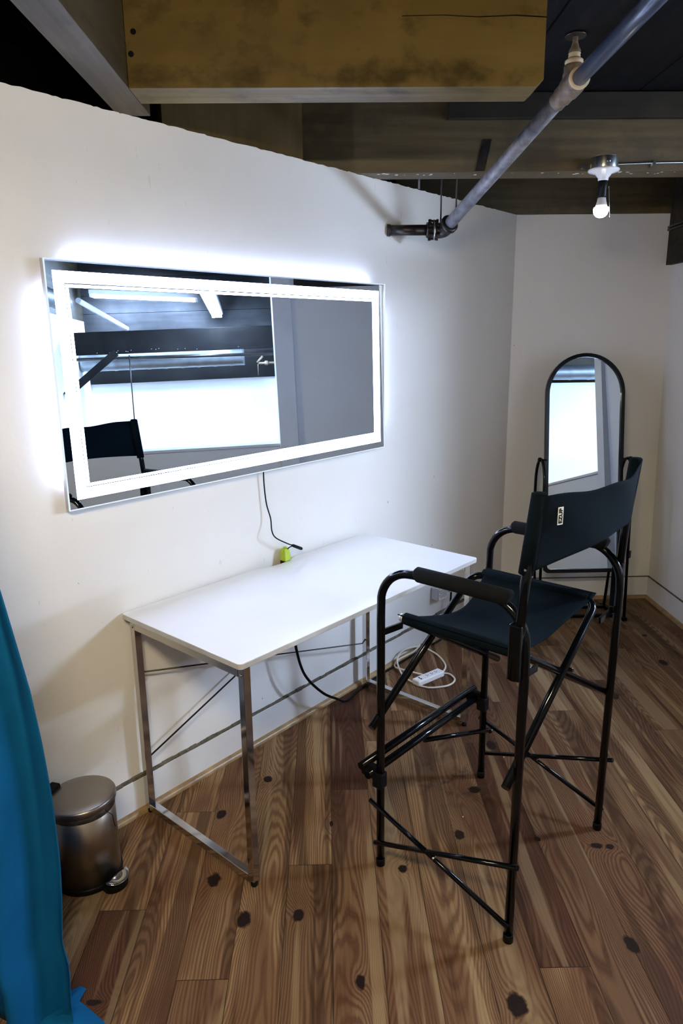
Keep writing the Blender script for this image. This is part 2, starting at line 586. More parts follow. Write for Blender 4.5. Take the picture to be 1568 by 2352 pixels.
def thing(name, loc, label, cat, group=None):
    e = bpy.data.objects.new(name, None)
    e.empty_display_size = 0.05
    COL.objects.link(e)
    e.location = loc
    return tag(e, label, cat, group)


def struct(name, mb, mat, label, cat='wall', bevel=0.0):
    o = mb.build(name, mat, None, bevel)
    return tag(o, label, cat, kind='structure')


def smooth_path(pts, sub=8):   # Catmull-Rom
    P = [Vector(p) for p in pts]
    P = [P[0] * 2 - P[1]] + P + [P[-1] * 2 - P[-2]]
    out = []
    for i in range(1, len(P) - 2):
        for k in range(sub):
            t = k / sub
            a, b, c, d = P[i - 1], P[i], P[i + 1], P[i + 2]
            out.append(0.5 * ((2 * b) + (c - a) * t + (2 * a - 5 * b + 4 * c - d) * t * t + (3 * b - a - 3 * c + d) * t ** 3))
    out.append(P[-2])
    return out


def rounded(pts, r, seg=7):   # polyline with filleted corners
    P = [Vector(p) for p in pts]
    out = [P[0]]
    for i in range(1, len(P) - 1):
        a, b, c = P[i - 1], P[i], P[i + 1]
        d1, d2 = (a - b), (c - b)
        l = min(r, d1.length * .49, d2.length * .49)
        p0, p2 = b + d1.normalized() * l, b + d2.normalized() * l
        for k in range(seg + 1):
            t = k / seg
            out.append(p0 * (1 - t) ** 2 + b * 2 * t * (1 - t) + p2 * t * t)
    out.append(P[-1])
    return out


# ================================================================== SETTING
DECK = 2.56
WT = 2.274


def floor():
    w = 0.1365
    x0 = -1.7625
    joints = {-0: [-2.46, -0.9], 1: [-3.2, -2.02], 2: [-2.701, -1.2], 3: [-3.5, -1.0], 4: [-2.293, -0.8],
              5: [-1.912, -3.4], 6: [-1.589, -3.0], 7: [-3.3, -1.35], 8: [-3.1, -1.1], 9: [-2.693, -1.62],
              10: [-1.29, -3.3], 11: [-2.95, -0.9], 12: [-1.379, -3.2], 13: [-2.6, -0.7], 14: [-2.9, -1.1],
              15: [-1.555, -2.75], 16: [-2.2, -0.75], 17: [-1.9, -0.5]}
    tints = {(0, 0): (.62, .85), (0, 1): (.95, .1), (2, 1): (1.0, .25), (5, 1): (.62, .95), (5, 0): (.95, .35), (4, 1): (1.05, .05),
             (4, 0): (.8, .35), (3, 0): (1.1, 0.0), (3, 1): (1.02, 0.0), (9, 1): (.7, .8), (9, 0): (1.0, .1),
             (6, 0): (.9, .3), (8, 0): (1.0, .15), (10, 0): (.8, .5), (10, 1): (.75, .5), (6, 1): (.9, .45), (7, 1): (1.0, .1),
             (2, 0): (.85, .4), (1, 0): (1.0, .1), (1, 1): (1.05, .05)}
    vs, fs, uvs, cols = [], [], [], []
    g = 0.0008
    rnd = random.Random(3)
    for k in range(-14, 40):
        xa = x0 + k * w
        js = joints.get(k)
        if js is None:
            js = [rnd.uniform(-5, 0) for _ in range(3)]
        ys = sorted([-6.3] + js + [rnd.uniform(-5.6, -4.2), 0.3])
        vis = [y for y in ys]
        for i in range(len(ys) - 1):
            a, c = ys[i], ys[i + 1]
            if c - a < 0.05:
                continue
            seed = rnd.random()
            # index counted from the board that carries the nearest listed joint
            idx = 0 if c <= (js[0] + .001 if k in joints else -99) else 1
            if k in (5, 6, 10, 12, 15) and k in joints:
                idx = 1 if a >= js[0] - .001 else 0
            tone, red = tints.get((k, idx), (rnd.uniform(.78, 1.05), rnd.choice([0.0, .05, .1, .2, .35, .6])))
            n = len(vs)
            vs += [(xa + g, a + g, 0), (xa + w - g, a + g, 0), (xa + w - g, c - g, 0), (xa + g, c - g, 0)]
            fs.append((n, n + 1, n + 2, n + 3))
            vo = rnd.uniform(0, 20)
            uvs += [(0, a + vo), (1, a + vo), (1, c + vo), (0, c + vo)]
            cols += [(tone, red, seed, 1)] * 4
    me = bpy.data.meshes.new('floor')
    n = len(vs)
    vs += [(-3.8, -6.3, -.004), (3.7, -6.3, -.004), (3.7, .3, -.004), (-3.8, .3, -.004),
           (-3.8, -6.3, -.06), (3.7, -6.3, -.06), (3.7, .3, -.06), (-3.8, .3, -.06)]
    extra = [(0, 1, 2, 3), (7, 6, 5, 4), (0, 4, 5, 1), (1, 5, 6, 2), (2, 6, 7, 3), (3, 7, 4, 0)]
    nb = len(fs)
    for q in extra:
        fs.append(tuple(n + i for i in q))
        uvs += [(0, 0)] * 4
        cols += [(1, 0, 0, 1)] * 4
    me.from_pydata(vs, [], fs)
    me.uv_layers.new(name='board')
    me.color_attributes.new('tint', 'FLOAT_COLOR', 'CORNER')
    me.uv_layers['board'].data.foreach_set('uv', [c for q in uvs for c in q])
    me.color_attributes['tint'].data.foreach_set('color', [c for q in cols for c in q])
    me.materials.append(M['floor'])
    me.materials.append(M['subfloor'])
    for i in range(nb, len(fs)):
        me.polygons[i].material_index = 1
    o = bpy.data.objects.new('floor', me)
    COL.objects.link(o)
    tag(o, 'wide knotty pine floorboards, brown and worn', 'floor', kind='structure')


floor()

# ceiling deck of wide dark planks running away from the camera
mb = MB()
x = -3.8
rnd = random.Random(5)
seams = [-3.8]
while seams[-1] < 3.7:
    seams.append(seams[-1] + 0.27)
# one seam passes x = -0.36 beside the riser, one at +0.05
sh = -0.352 - min(seams, key=lambda q: abs(q + 0.352))
seams = [q + sh for q in seams]
for i in range(len(seams) - 1):
    mb.box(seams[i] + .003, seams[i + 1] - .003, -6.3, 0.5, DECK + rnd.uniform(0, .009), DECK + .04)
mb.box(-4.2, 3.9, -6.3, 0.5, DECK + .041, DECK + .06)
struct('ceiling', mb, M['deck'], 'dark painted plank deck above the joists', 'ceiling')

# slanted wall with the lit mirror (rough top edge)
mb = MB()
s = -0.02
rnd = random.Random(11)
prev = 0.0
while s < 5.2:
    s2 = s + rnd.uniform(.006, .03) if (0.1 < s < 3.2) else s + .25
    cur = rnd.uniform(-.0022, .0016)
    za, zb = WT + prev, WT + cur
    mb.hexa([FA(-.12, s2, 0), FA(0, s2, 0), FA(0, s, 0), FA(-.12, s, 0),
             FA(-.12, s2, zb), FA(0, s2, zb), FA(0, s, za), FA(-.12, s, za)])
    prev = cur
    s = s2
struct('wall_left', mb, M['wall'], 'slanted white wall that carries the lit mirror')

# far wall
mb = MB().box(-.02, 1.06, 0, .12, 0, WT)
struct('wall_back', mb, M['wall'], 'narrow white wall behind the arched mirror')
# right wall: full height from the far corner to the post, very slightly out of plumb
XC = 0.942


def xc(z):
    return XC - 0.0235 * z


mb = MB()
mb.hexa([V(xc(0), -1.34, 0), V(xc(0) + .1, -1.34, 0), V(xc(0) + .1, .1, 0), V(xc(0), .1, 0),
         V(xc(2.56), -1.34, 2.56), V(xc(2.56) + .1, -1.34, 2.56), V(xc(2.56) + .1, .1, 2.56), V(xc(2.56), .1, 2.56)])
struct('wall_right', mb, M['wall'], 'white wall at the right edge of the picture')
# post that ends the right wall, low wall beyond, capping board
mb = MB().box(.876, 1.05, -1.35, -1.225, 0, 2.56)
struct('trim_4', mb, M['trimwhite'], 'vertical post board ending the right wall, seen in the mirrors', 'trim', .002)
mb = MB().box(.93, 1.03, -3.3, -1.35, 0, .955)
struct('wall_low', mb, M['wall'], 'low partition wall seen in the mirrors')
mb = MB().box(.915, 1.045, -3.3, -1.351, .956, .975)
struct('trim_5', mb, M['trimwhite'], 'cap board along the top of the low partition', 'trim', .003)
mb = MB().box(.93, 1.03, -6.3, -3.301, 0, 2.56)
struct('wall_near', mb, M['wall'], 'white wall behind and right of the camera')
mb = MB().box(-3.8, .93, -6.4, -6.3, 0, 2.56)
struct('wall_front', mb, M['wall'], 'wall behind the camera')
mb = MB().box(-3.6, -3.48, -6.3, -3.9, 0, 2.56)
struct('wall_side', mb, M['wall'], 'wall far left behind the camera')
# bay beyond the low wall
mb = MB().box(3.5, 3.6, -3.05, -.95, 0, 1.37)
struct('wall_bay', mb, M['bright'], 'bright white wall of the bay beyond the low partition')
mb = MB()
for i in range(7):
    mb.box(3.5 + .0 + rnd.uniform(0, .006), 3.6, -3.05, -.95, 1.37 + i * .17, 1.37 + i * .17 + .166)
struct('trim_6', mb, M['planks'], 'grey planks above the bright white wall of the bay', 'trim')
mb = MB().box(1.03, 3.6, -3.17, -3.05, 0, 1.98)
struct('wall_bay_side', mb, M['bright'], 'bright side wall of the bay')
mb = MB().box(1.03, 3.6, -3.17, -3.051, 1.981, 2.56)
struct('trim_7', mb, M['darkwood'], 'dark boards above the bright side wall of the bay', 'trim')
mb = MB().box(1.05, 3.6, -.95, -.85, 0, 2.56)
struct('wall_bay_far', mb, M['greywall'], 'grey end wall of the bay')

# skirting boards with dirty top joint and raw pine quarter round
BT = 0.137


def quarter(a, b, n, r=.019):
    # quarter-round moulding from a to b, n = direction into the room
    mbq = MB()
    n = Vector(n)
    prof = [V(0, 0, 0)]
    for k in range(7):
        t = PI / 2 * k / 6
        prof.append(n * (r * math.cos(t)) + V(0, 0, r * math.sin(t)))
    mbq.prism([Vector(a) + q for q in prof], Vector(b) - Vector(a))
    return mbq


mb = MB().abox(0, .012, .02, 4.9, .0, BT - .006)
struct('baseboard_left', mb, M['trimwhite'], 'white skirting along the slanted wall', 'baseboard', .002)
mb = MB()
s = 0.02
rnd = random.Random(2)
while s < 4.85:
    d = rnd.uniform(.02, .05)
    mb.abox(0, .010 + rnd.uniform(0, .003), s, s + d, BT - .006, BT + rnd.uniform(.0, .006))
    s += d
struct('trim_1', mb, M['grime'], 'dirty joint line on top of the skirting of the slanted wall', 'trim')
q = quarter(FA(.012, .03, 0), FA(.012, 4.9, 0), nA)
o = struct('trim_2', q, M['pine'], 'raw pine quarter round moulding along the slanted wall', 'trim')
mb = MB().box(0.01, XC - .012, -.012, 0, 0, BT)
struct('baseboard_back', mb, M['trimwhite'], 'white skirting behind the arched mirror', 'baseboard', .0015)
mb = MB().box(0.01, XC - .012, -.0125, .001, BT, BT + .004)
struct('trim_8', mb, M['grime'], 'dirty joint on top of the skirting behind the arched mirror', 'trim')
q = quarter(V(.02, -.012, 0), V(XC - .012, -.012, 0), V(0, -1, 0))
struct('trim_3', q, M['pine'], 'raw pine quarter round moulding at the far wall', 'trim')
mb = MB().box(XC - .0135, XC + .001, -1.22, -.001, 0, BT)
struct('baseboard_right', mb, M['trimwhite'], 'white skirting along the right wall', 'baseboard', .0015)
mb = MB().box(XC - .0145, XC, -1.22, -.001, BT, BT + .004)
struct('trim_9', mb, M['grime'], 'dirty joint on top of the right skirting', 'trim')
q = quarter(V(XC - .0135, -1.22, 0), V(XC - .0135, -.02, 0), V(-1, 0, 0))
struct('trim_10', q, M['pine'], 'raw pine quarter round moulding along the right wall', 'trim')

# ================================================================== CEILING TIMBERS
root = thing('ceiling_joist', V(-1.03, -2.04, WT), 'heavy brown painted joist across the top with a notched free end', 'joist',
             'ceiling joists')
mb = MB()
ye, yr = -2.105, -1.975
mb.prism([V(-1.585, ye, WT), V(-0.525, ye, WT), V(-0.4955, ye, WT), V(-.478, ye, WT + .016), V(-.478, ye, DECK), V(-1.585, ye, DECK)], (0, yr - ye, 0))
mb.build('timber', M['joist'], root, .002)
for (px_, pz_) in ((-1.562, 2.407), (-1.572, 2.355)):
    h = MB().lathe((px_, ye - .0005, pz_), (0, -1, 0), [(.0075, 0), (.0075, .001), (.005, .0012)], 14)
    h.build('bolt_hole', M['ink'], root)
h = MB()
p = [(-.478, 2.437), (-.56, 2.4415), (-.66, 2.438), (-.75, 2.4425), (-.86, 2.441)]
for i in range(len(p) - 1):
    h.beam(V(p[i][0], ye - .0003, p[i][1]), V(p[i + 1][0], ye - .0003, p[i + 1][1]), .001, .0016 + .0012 * (3 - i) / 3)
h.build('crack', M['ink'], root)

root = thing('header_beam', V(-1.63, -2.3, WT), 'brown beam slanting from the top left corner to the wall, grey underside', 'beam')
mb = MB().box(-1.68, -1.5855, -3.6, -1.86, WT, DECK)
mb.build('timber', M['joist_y'], root, .002)
mb = MB().lathe((-1.585, -2.14, 2.47), (1, 0, 0), [(.004, 0), (.004, .0012)], 10)

root = thing('ceiling_joist', V(-.5, -1.0, WT), 'dark joist carrying the bare bulb, white paint chips on its underside', 'joist', 'ceiling joists')
mb = MB().box(-2.35, 2.0, -1.072, -.945, WT, DECK)
mb.build('timber', M['fleck'], root, .002)
mb = MB()
rnd = random.Random(21)
for i in range(34):
    cx = rnd.uniform(-.86, .55)
    cy = rnd.uniform(-1.062, -1.02)
    sz = rnd.choice([.003, .0045, .006, .009])
    n = 6
    pts = [V(cx + math.cos(2 * PI * k / n) * sz * rnd.uniform(.4, 1.5), cy + math.sin(2 * PI * k / n) * sz * rnd.uniform(.5, 1.6), WT - .0006) for k in range(n)]
    MB().prism(pts, (0, 0, .0005)).build('paint_chip', M['white_label'], root)
mb = MB().beam(V(-.403, -1.0745, 2.397), V(-.434, -1.0745, 2.277), .003, .036, V(0, 1, 0))
mb = MB().prism([V(-.425, -1.075, 2.397), V(-.388, -1.075, 2.397), V(-.413, -1.075, 2.278), V(-.452, -1.075, 2.278)], (0, .0025, 0))
mb.build('tar_strip', M['iron'], root)

root = thing('ledger_board', V(0, -1.09, 2.465), 'dark ledger board under the deck above the bulb joist', 'board')
mb = MB().box(-.57, .93, -1.105, -1.073, 2.466, DECK - .001)
mb.build('timber', M['darkwood'], root, .002)

root = thing('ceiling_joist', V(.1, .03, WT), 'dark joist lying directly above the narrow back wall', 'joist', 'ceiling joists')
mb = MB().box(-1.6, 1.06, -.012, .10, WT + .002, DECK)
mb.build('timber', M['fleck'], root, .002)

# blocking board on top of the slanted wall, dark gap beside it
root = thing('blocking_board', FA(-.05, 2.03, WT), 'flat brown blocking panel standing on top of the slanted wall', 'board')
mb = MB().abox(-.05, -.03, 1.705, 2.352, WT - .02, DECK - .001)
mb.build('panel_face', M['panel'], root)
root = thing('gap_screen', FA(-.5, 2.3, 2.2), 'black sheet added behind the gap above the slanted wall', 'board')
mb = MB().abox(-.52, -.5, -.8, 5.0, 2.0, DECK + .03)  # added dark sheet, keeps the gap above the wall light-tight
mb.build('panel_face', M['deck'], root)

# dark beam on the right wall with two pipes
root = thing('wall_beam', V(.92, -.6, 1.99), 'dark timber beam fixed high along the right wall', 'beam')
mb = MB().box(.862, .8965, -1.2, -.002, 2.0, WT + .28)
mb.build('timber', M['darkwood'], root, .0015)
for i, (z0, z1) in enumerate(((2.20, 2.232), (2.186, 2.196))):
    t = MB().tube([V(.854, -.012, z0), V(.854, -1.15, z1)], .0065, 10)
    t.build('conduit', M['iron'], root)

# ================================================================== PIPES
TEE = V(-.255, -1.651, 2.416)
FIT = V(-.545, -.915, 2.078)
root = thing('overhead_pipe', TEE, 'overhead drain pipe with rusty tee crossing the ceiling down to the wall', 'pipe')
d1 = (TEE - FIT).normalized()
MB().tube([FIT + d1 * .050, TEE - d1 * .045], .0255, 22).build('lower_pipe', M['pipe'], root)
MB().tube([TEE + V(0, -.06, 0), V(-.262, -2.62, 2.417)], .0245, 22).build('upper_pipe', M['pipe_blue'], root)
# tee body, follows the bend
t = MB()
t.tube(smooth_path([TEE - d1 * .085, TEE - d1 * .055, TEE - d1 * .02, TEE + V(0, -.03, 0), TEE + V(0, -.062, 0)], 5), [.029] * 5 + [.033] * 5 + [.037] * 5 + [.034] * 5 + [.034], 22)
t.lathe(TEE, (0, 0, 1), [(.034, 0), (.034, .03), (.031, .04), (.031, .055), (.025, .06)], 20)
t.build('tee_fitting', M['rust'], root, 0)
t = MB().lathe(TEE + V(0, -.0615, 0), (0, -1, 0), [(.034, 0), (.034, .006), (.0255, .008)], 22)
t.build('thread_tape', M['tape'], root)
t = MB()
t.lathe(TEE, (0, 0, 1), [(.027, .058), (.029, .063), (.029, .070), (.022, .075)], 20)
t.lathe(TEE, (0, 0, 1), [(.018, .078), (.0195, .082), (.018, .086), (.0195, .090), (.016, .094)], 20)
t.build('joint_tape', M['tape'], root)
t = MB()
t.lathe(TEE, (0, 0, 1), [(.020, .073), (.016, .080), (.0185, .088), (.019, .098), (.012, .112), (.0085, .125), (.0085, .144)], 20)
t.build('riser', M['rust'], root)
t = MB().lathe(TEE, (0, 0, 1), [(.034, .1385), (.034, .1435)], 28)
t.build('ceiling_flange', M['iron'], root)

WP = V(-.792, -.900, 2.077)
root = thing('pipe_elbow', FIT, 'black iron elbow and stub pipe coming out of the slanted wall', 'pipe fitting')
MB().tube([WP - V(.0, 0, 0), V(-.60, -.900, 2.077)], .0225, 20).build('stub_pipe', M['iron'], root)
t = MB().lathe(WP + V(.0, 0, 0), (1, 0, 0), [(.026, -.006), (.026, .008), (.0235, .010)], 20)
t.build('wall_collar', M['iron'], root)
t = MB()
t.lathe(V(-.625, -.900, 2.077), (1, 0, 0), [(.030, 0), (.033, .004), (.033, .022), (.03, .026)], 8, smooth=False)
t.tube(smooth_path([V(-.60, -.9, 2.077), V(-.568, -.9, 2.074), V(-.548, -.912, 2.078), FIT + d1 * .035], 5), .033, 18)
t.lathe(FIT + d1 * .03, d1, [(.036, -.004), (.039, 0), (.039, .016), (.031, .019)], 22)
t.build('elbow_body', M['iron'], root)
for a in (0.5, 1.6, 2.7, 3.8, 4.9, 6.0):
    t = MB()
    c = V(-.598, -.9, 2.077) + V(0, math.cos(a), math.sin(a)) * .037
    t.lathe(c - V(.018, 0, 0), (1, 0, 0), [(.008, 0), (.008, .012), (.005, .013), (.005, .034), (.008, .035), (.008, .044)], 6, smooth=False)
    t.build('flange_bolt', M['iron'], root)
t = MB().lathe(V(-.592, -.9, 2.077), (1, 0, 0), [(.042, -.003), (.043, 0), (.042, .004)], 22)
t.build('gasket', M['galv'], root)
for nm, xx in (('a', -.562), ('b', -.501)):
    yy = -.902 if xx < -.53 else -.93
    r_ = thing('hanger_rod', V(xx, yy, 2.10), 'left hand thin black rod hanging from the bulb joist to the elbow' if xx < -.53 else 'right hand thin black rod hanging beside the sloping pipe', 'rod', 'pipe hanger rods')
    MB().tube([V(xx, yy, 2.10), V(xx, yy, DECK - .001)], .0035, 8).build('rod', M['iron'], r_)
r_ = thing('hanger_rod', V(-.659, -.9, 2.24), 'short pale stub of rod behind the bulb joist, left of the black rods', 'rod', 'pipe hanger rods')
MB().tube([V(-.659, -.9, 2.245), V(-.659, -.9, DECK - .001)], .0045, 8).build('rod', M['pipe'], r_)

# ================================================================== BULB FIXTURE
BX, BY = .058, -1.128
root = thing('bulb_fixture', V(BX, BY, 2.1), 'bare bulb in white porcelain holder under a round steel box', 'lamp')
t = MB().lathe((BX, BY, 2.268), (0, 0, 1), [(.0, 0), (.0525, 0), (.054, .002), (.054, .044), (.052, .046), (0, .046)], 28)
box_o = t.build('junction_box', M['galv'], root, .002)
t = MB().lathe((BX - .002, BY - .052, 2.292), (0, -1, 0), [(.008, -.004), (.008, .0015), (.004, .0018)], 12)
t.build('knockout', M['galv'], box_o)
t = MB().box(-.03, .01, -1.0765, -1.0725, 2.281, 2.299)
t.build('bracket', M['galv'], root)
t = MB().lathe((BX, BY, 2.196), (0, 0, 1), [(0, .032), (.018, .03), (.0205, .034), (.0205, .041), (.024, .045), (.032, .056), (.058, .064), (.0615, .068), (.0605, .073), (.052, .076), (0, .076)], 40)
t.build('porcelain_holder', M['porcelain'], root)
t = MB().lathe((BX, BY, 2.163), (0, 0, 1), [(0, .0), (.0155, 0), (.0175, .004), (.0175, .030), (.0185, .034), (.0185, .066), (.016, .07)], 28)
t.build('socket_extender', M['blackplastic'], root)
t = MB().lathe((BX, BY, 2.128), (0, 0, 1), [(.0245, .0), (.022, .008), (.018, .022), (.0165, .032), (.015, .036)], 28)
t.build('bulb_collar', M['bulbbase'], root)
prof = [(0, -.0405), (.010, -.0395), (.019, -.035), (.026, -.027), (.0298, -.017), (.0305, -.008), (.0285, -.001), (.0245, .0)]
t = MB().lathe((BX, BY, 2.1275), (0, 0, 1), prof, 32, cap=False)
t.build('bulb_globe', M['bulb'], root)
t = MB()
for i in range(34):
    z = 2.203 - i * .0033
    xx = BX + .021 + i * .00038
    t.lathe((xx, BY - .012, z), (0, 0, 1), [(0, -.0014), (.0011, -.0007), (.0011, .0007), (0, .0014)], 6)
t.lathe((xx, BY - .012, z - .004), (0, 0, 1), [(0, -.005), (.0022, -.004), (.0018, .002), (0, .003)], 8)
t.build('pull_chain', M['galv'], root)

root = thing('armoured_cable', V(.25, -1.085, 2.30), 'spiral armoured cable clipped along the joist to the bulb box', 'cable')
t = MB()
pts, rs = [], []
n = 150
for i in range(n):
    f_ = i / (n - 1)
    xx = .118 + f_ * .78
    pts.append(V(xx, -1.082, 2.298 + .006 * math.sin(min(1, f_ * 2.5) * PI / 2)))
    rs.append(.0052 if i % 2 else .0042)
t.tube(pts, rs, 10)
t.build('cable_sheath', M['galv'], root)
t = MB().box(.272, .284, -1.09, -1.073, 2.297, 2.312)
t.box(.268, .278, -1.078, -1.073, 2.286, 2.298)
t.build('cable_clip', M['galv'], root)
t = MB().lathe((.110, -1.085, 2.297), (1, 0, 0), [(.008, 0), (.008, .014), (.006, .016)], 12)
t.build('cable_connector', M['galv'], root)

# ================================================================== LED WALL MIRROR
root = thing('lit_wall_mirror', FA(0, 2.05, 1.13), 'wide rectangular wall mirror with glowing white band around its face', 'mirror')
S0, S1, Z0, Z1, TH = 1.266, 2.829, 1.131, 1.8475, .0345
TILT = .02


def mirror_pt(s, z, d):
    # the glass leans: its lower edge stands a little further off the wall
    return FA(TH - .0012 - (z - Z0) * math.tan(TILT) * 0.0 + d, s, z)


t = MB()   # housing: four side walls
b0, b1 = .0145, TH - .004
for (sa, sb, za, zb) in ((S0, S0 + .003, Z0, Z1), (S1 - .003, S1, Z0, Z1), (S0 + .003, S1 - .003, Z0, Z0 + .003), (S0 + .003, S1 - .003, Z1 - .003, Z1)):
    t.abox(b0, b1, sa, sb, za, zb)
t.build('housing', M['alu'], root)
t = MB()   # thin lit edge of the glass
w_ = .0028
for (sa, sb, za, zb) in ((S0, S0 + w_, Z0, Z1), (S1 - w_, S1, Z0, Z1), (S0 + w_, S1 - w_, Z0, Z0 + w_), (S0 + w_, S1 - w_, Z1 - w_, Z1)):
    t.abox(b1, TH + .0006, sa, sb, za, zb)
edge_m = emit('glass_edge_glow', (0.82, 0.92, 1.0), 1.0)
t.build('glass_edge', edge_m, root)
# mirror sheet, tilted very slightly upwards inside its frame
zm = (Z0 + Z1) / 2
t = MB()
e_ = .0036
off_ = TH - .0085
P = []
for s_, z_ in ((S1 - e_, Z0 + e_), (S0 + e_, Z0 + e_), (S0 + e_, Z1 - e_), (S1 - e_, Z1 - e_)):
    P.append(FA(off_ - (z_ - zm) * math.tan(TILT), s_, z_))
t.prism(P, -nA * .002)
t.build('mirror_glass', M['mirror'], root)


def frame_strip(o, ins, w, tilt=True):
    tt = MB()
    a0, a1, c0, c1 = S0 + ins, S1 - ins, Z0 + ins, Z1 - ins

    def pt(s_, z_, d):
        return FA(o - (z_ - zm) * math.tan(TILT) + d, s_, z_)
    for (sa, sb, za, zb) in ((a0, a0 + w, c0, c1), (a1 - w, a1, c0, c1), (a0 + w, a1 - w, c0, c0 + w), (a0 + w, a1 - w, c1 - w, c1)):
        tt.hexa([pt(sb, za, 0), pt(sb, za, .0006), pt(sa, za, .0006), pt(sa, za, 0), pt(sb, zb, 0), pt(sb, zb, .0006), pt(sa, zb, .0006), pt(sa, zb, 0)])
    return tt


frame_strip(off_ + .0002, .030, .0325).build('light_band', M['led'], root)
frame_strip(off_ + .0002, .0660, .0085).build('band_reflection', M['led'], root)  # reflection of the band in the glass, put in as a glowing strip
# light strip behind the housing, throws the halo on the wall
t = MB()
k_ = .0045
for (sa, sb, za, zb) in ((S0 + k_, S0 + k_ + .008, Z0 + .09, Z1 - .09), (S1 - k_ - .008, S1 - k_, Z0 + .09, Z1 - .09),
                         (S0 + .09, S1 - .09, Z1 - k_ - .008, Z1 - k_)):
    t.abox(.0040, .0140, sa, sb, za, zb)
t.build('rear_light_strip', M['ledback'], root)
t = MB().abox(.0002, .0145, S0 + .3, S1 - .3, Z0 + .25, Z1 - .25)
t.build('wall_bracket', M['alu'], root)
t = MB().abox(.0146, .0185, S0 + .003, S1 - .003, Z0 + .003, Z1 - .003)
t.build('back_plate', M['alu'], root)
# touch button symbol, small ring of light on the glass
cs, cz = 2.0, 1.25

# power cord hanging from it
root = thing('mirror_cord', FA(.012, 2.02, .75), 'thin black power cord hanging from the lit mirror', 'cord')
pts = smooth_path([FA(.02, 2.021, 1.14), FA(.018, 2.019, 1.08), FA(.02, 2.012, 1.0), FA(.03, 2.002, .94), FA(.045, 2.012, .895), FA(.05, 1.997, .865), FA(.05, 1.94, .83), FA(.05, 1.905, .812)], 8)
MB().tube(pts, .0026, 10).build('cable', M['blackplastic'], root)
t = MB().tube([FA(.05, 1.91, .815), FA(.05, 1.90, .810), FA(.05, 1.855, .787), FA(.05, 1.85, .784)], [.003, .0065, .0068, .004], 12)
t.build('inline_connector', M['blackplastic'], root)
t = MB().tube(smooth_path([FA(.05, 1.902, .811), FA(.045, 1.918, .806), FA(.04, 1.925, .80)], 6), .0024, 8)
t.build('short_lead', M['blackplastic'], root)

root = thing('green_plug', FA(.03, 1.925, .76), 'lime green plug standing behind the table edge', 'plug')
t = MB()
c0 = FA(.028, 1.927, .752)
dn, da = nA, dA
Pb = [c0 + dn * a + da * b_2 for a, b_2 in ((-.015, -.017), (.018, -.017), (.018, .018), (-.015, .018))]
Pt = [c0 + V(0, 0, .050) + dn * a + da * b_2 for a, b_2 in ((-.011, -.0125), (.012, -.0125), (.012, .013), (-.011, .013))]
t.hexa(Pb + Pt)
t.build('plug_body', M['green'], root, .003, 3)
t = MB().lathe(c0 + V(0, 0, .050), (0, 0, 1), [(.008, 0), (.007, .005)], 12)
t.build('strain_relief', M['green'], root)
t = MB().obox(c0 - V(0, 0, .012), dn, da, V(0, 0, 1), .0145, .0155, .012)
t.build('plug_base', M['blackplastic'], root, .002)
# outlet on the wall behind
root = thing('wall_outlet', FA(.0, 1.93, .70), 'black outlet box on the wall under the green plug', 'outlet')
t = MB().abox(.0005, .046, 1.90, 1.955, .66, .728)
t.build('outlet_box', M['blackplastic'], root, .003)

# ================================================================== TABLE
TA = 0.0188
T0 = FA(.0035, 3.8771 - 1.2048, 0)         # near back corner on the floor
Ld = (dA * math.cos(TA) + nA * math.sin(TA))
Wd = (nA * math.cos(TA) - dA * math.sin(TA))
TL, TW, TZ = 1.2659, .5936, .75


def TP(i, j, z):
    v = T0 + Ld * i + Wd * j
    return V(v.x, v.y, z)


root = thing('vanity_table', TP(TL / 2, TW / 2, 0), 'long white laminate table with chrome frame under the lit mirror', 'table')
# top outline with rounded corners and the shallow cable cut-out at the back edge
pl = []
r_c = .014


def corner(ci, cj, a0):
    for k in range(6):
        a = a0 + PI / 2 * k / 5
        pl.append((ci + math.cos(a) * r_c, cj + math.sin(a) * r_c))


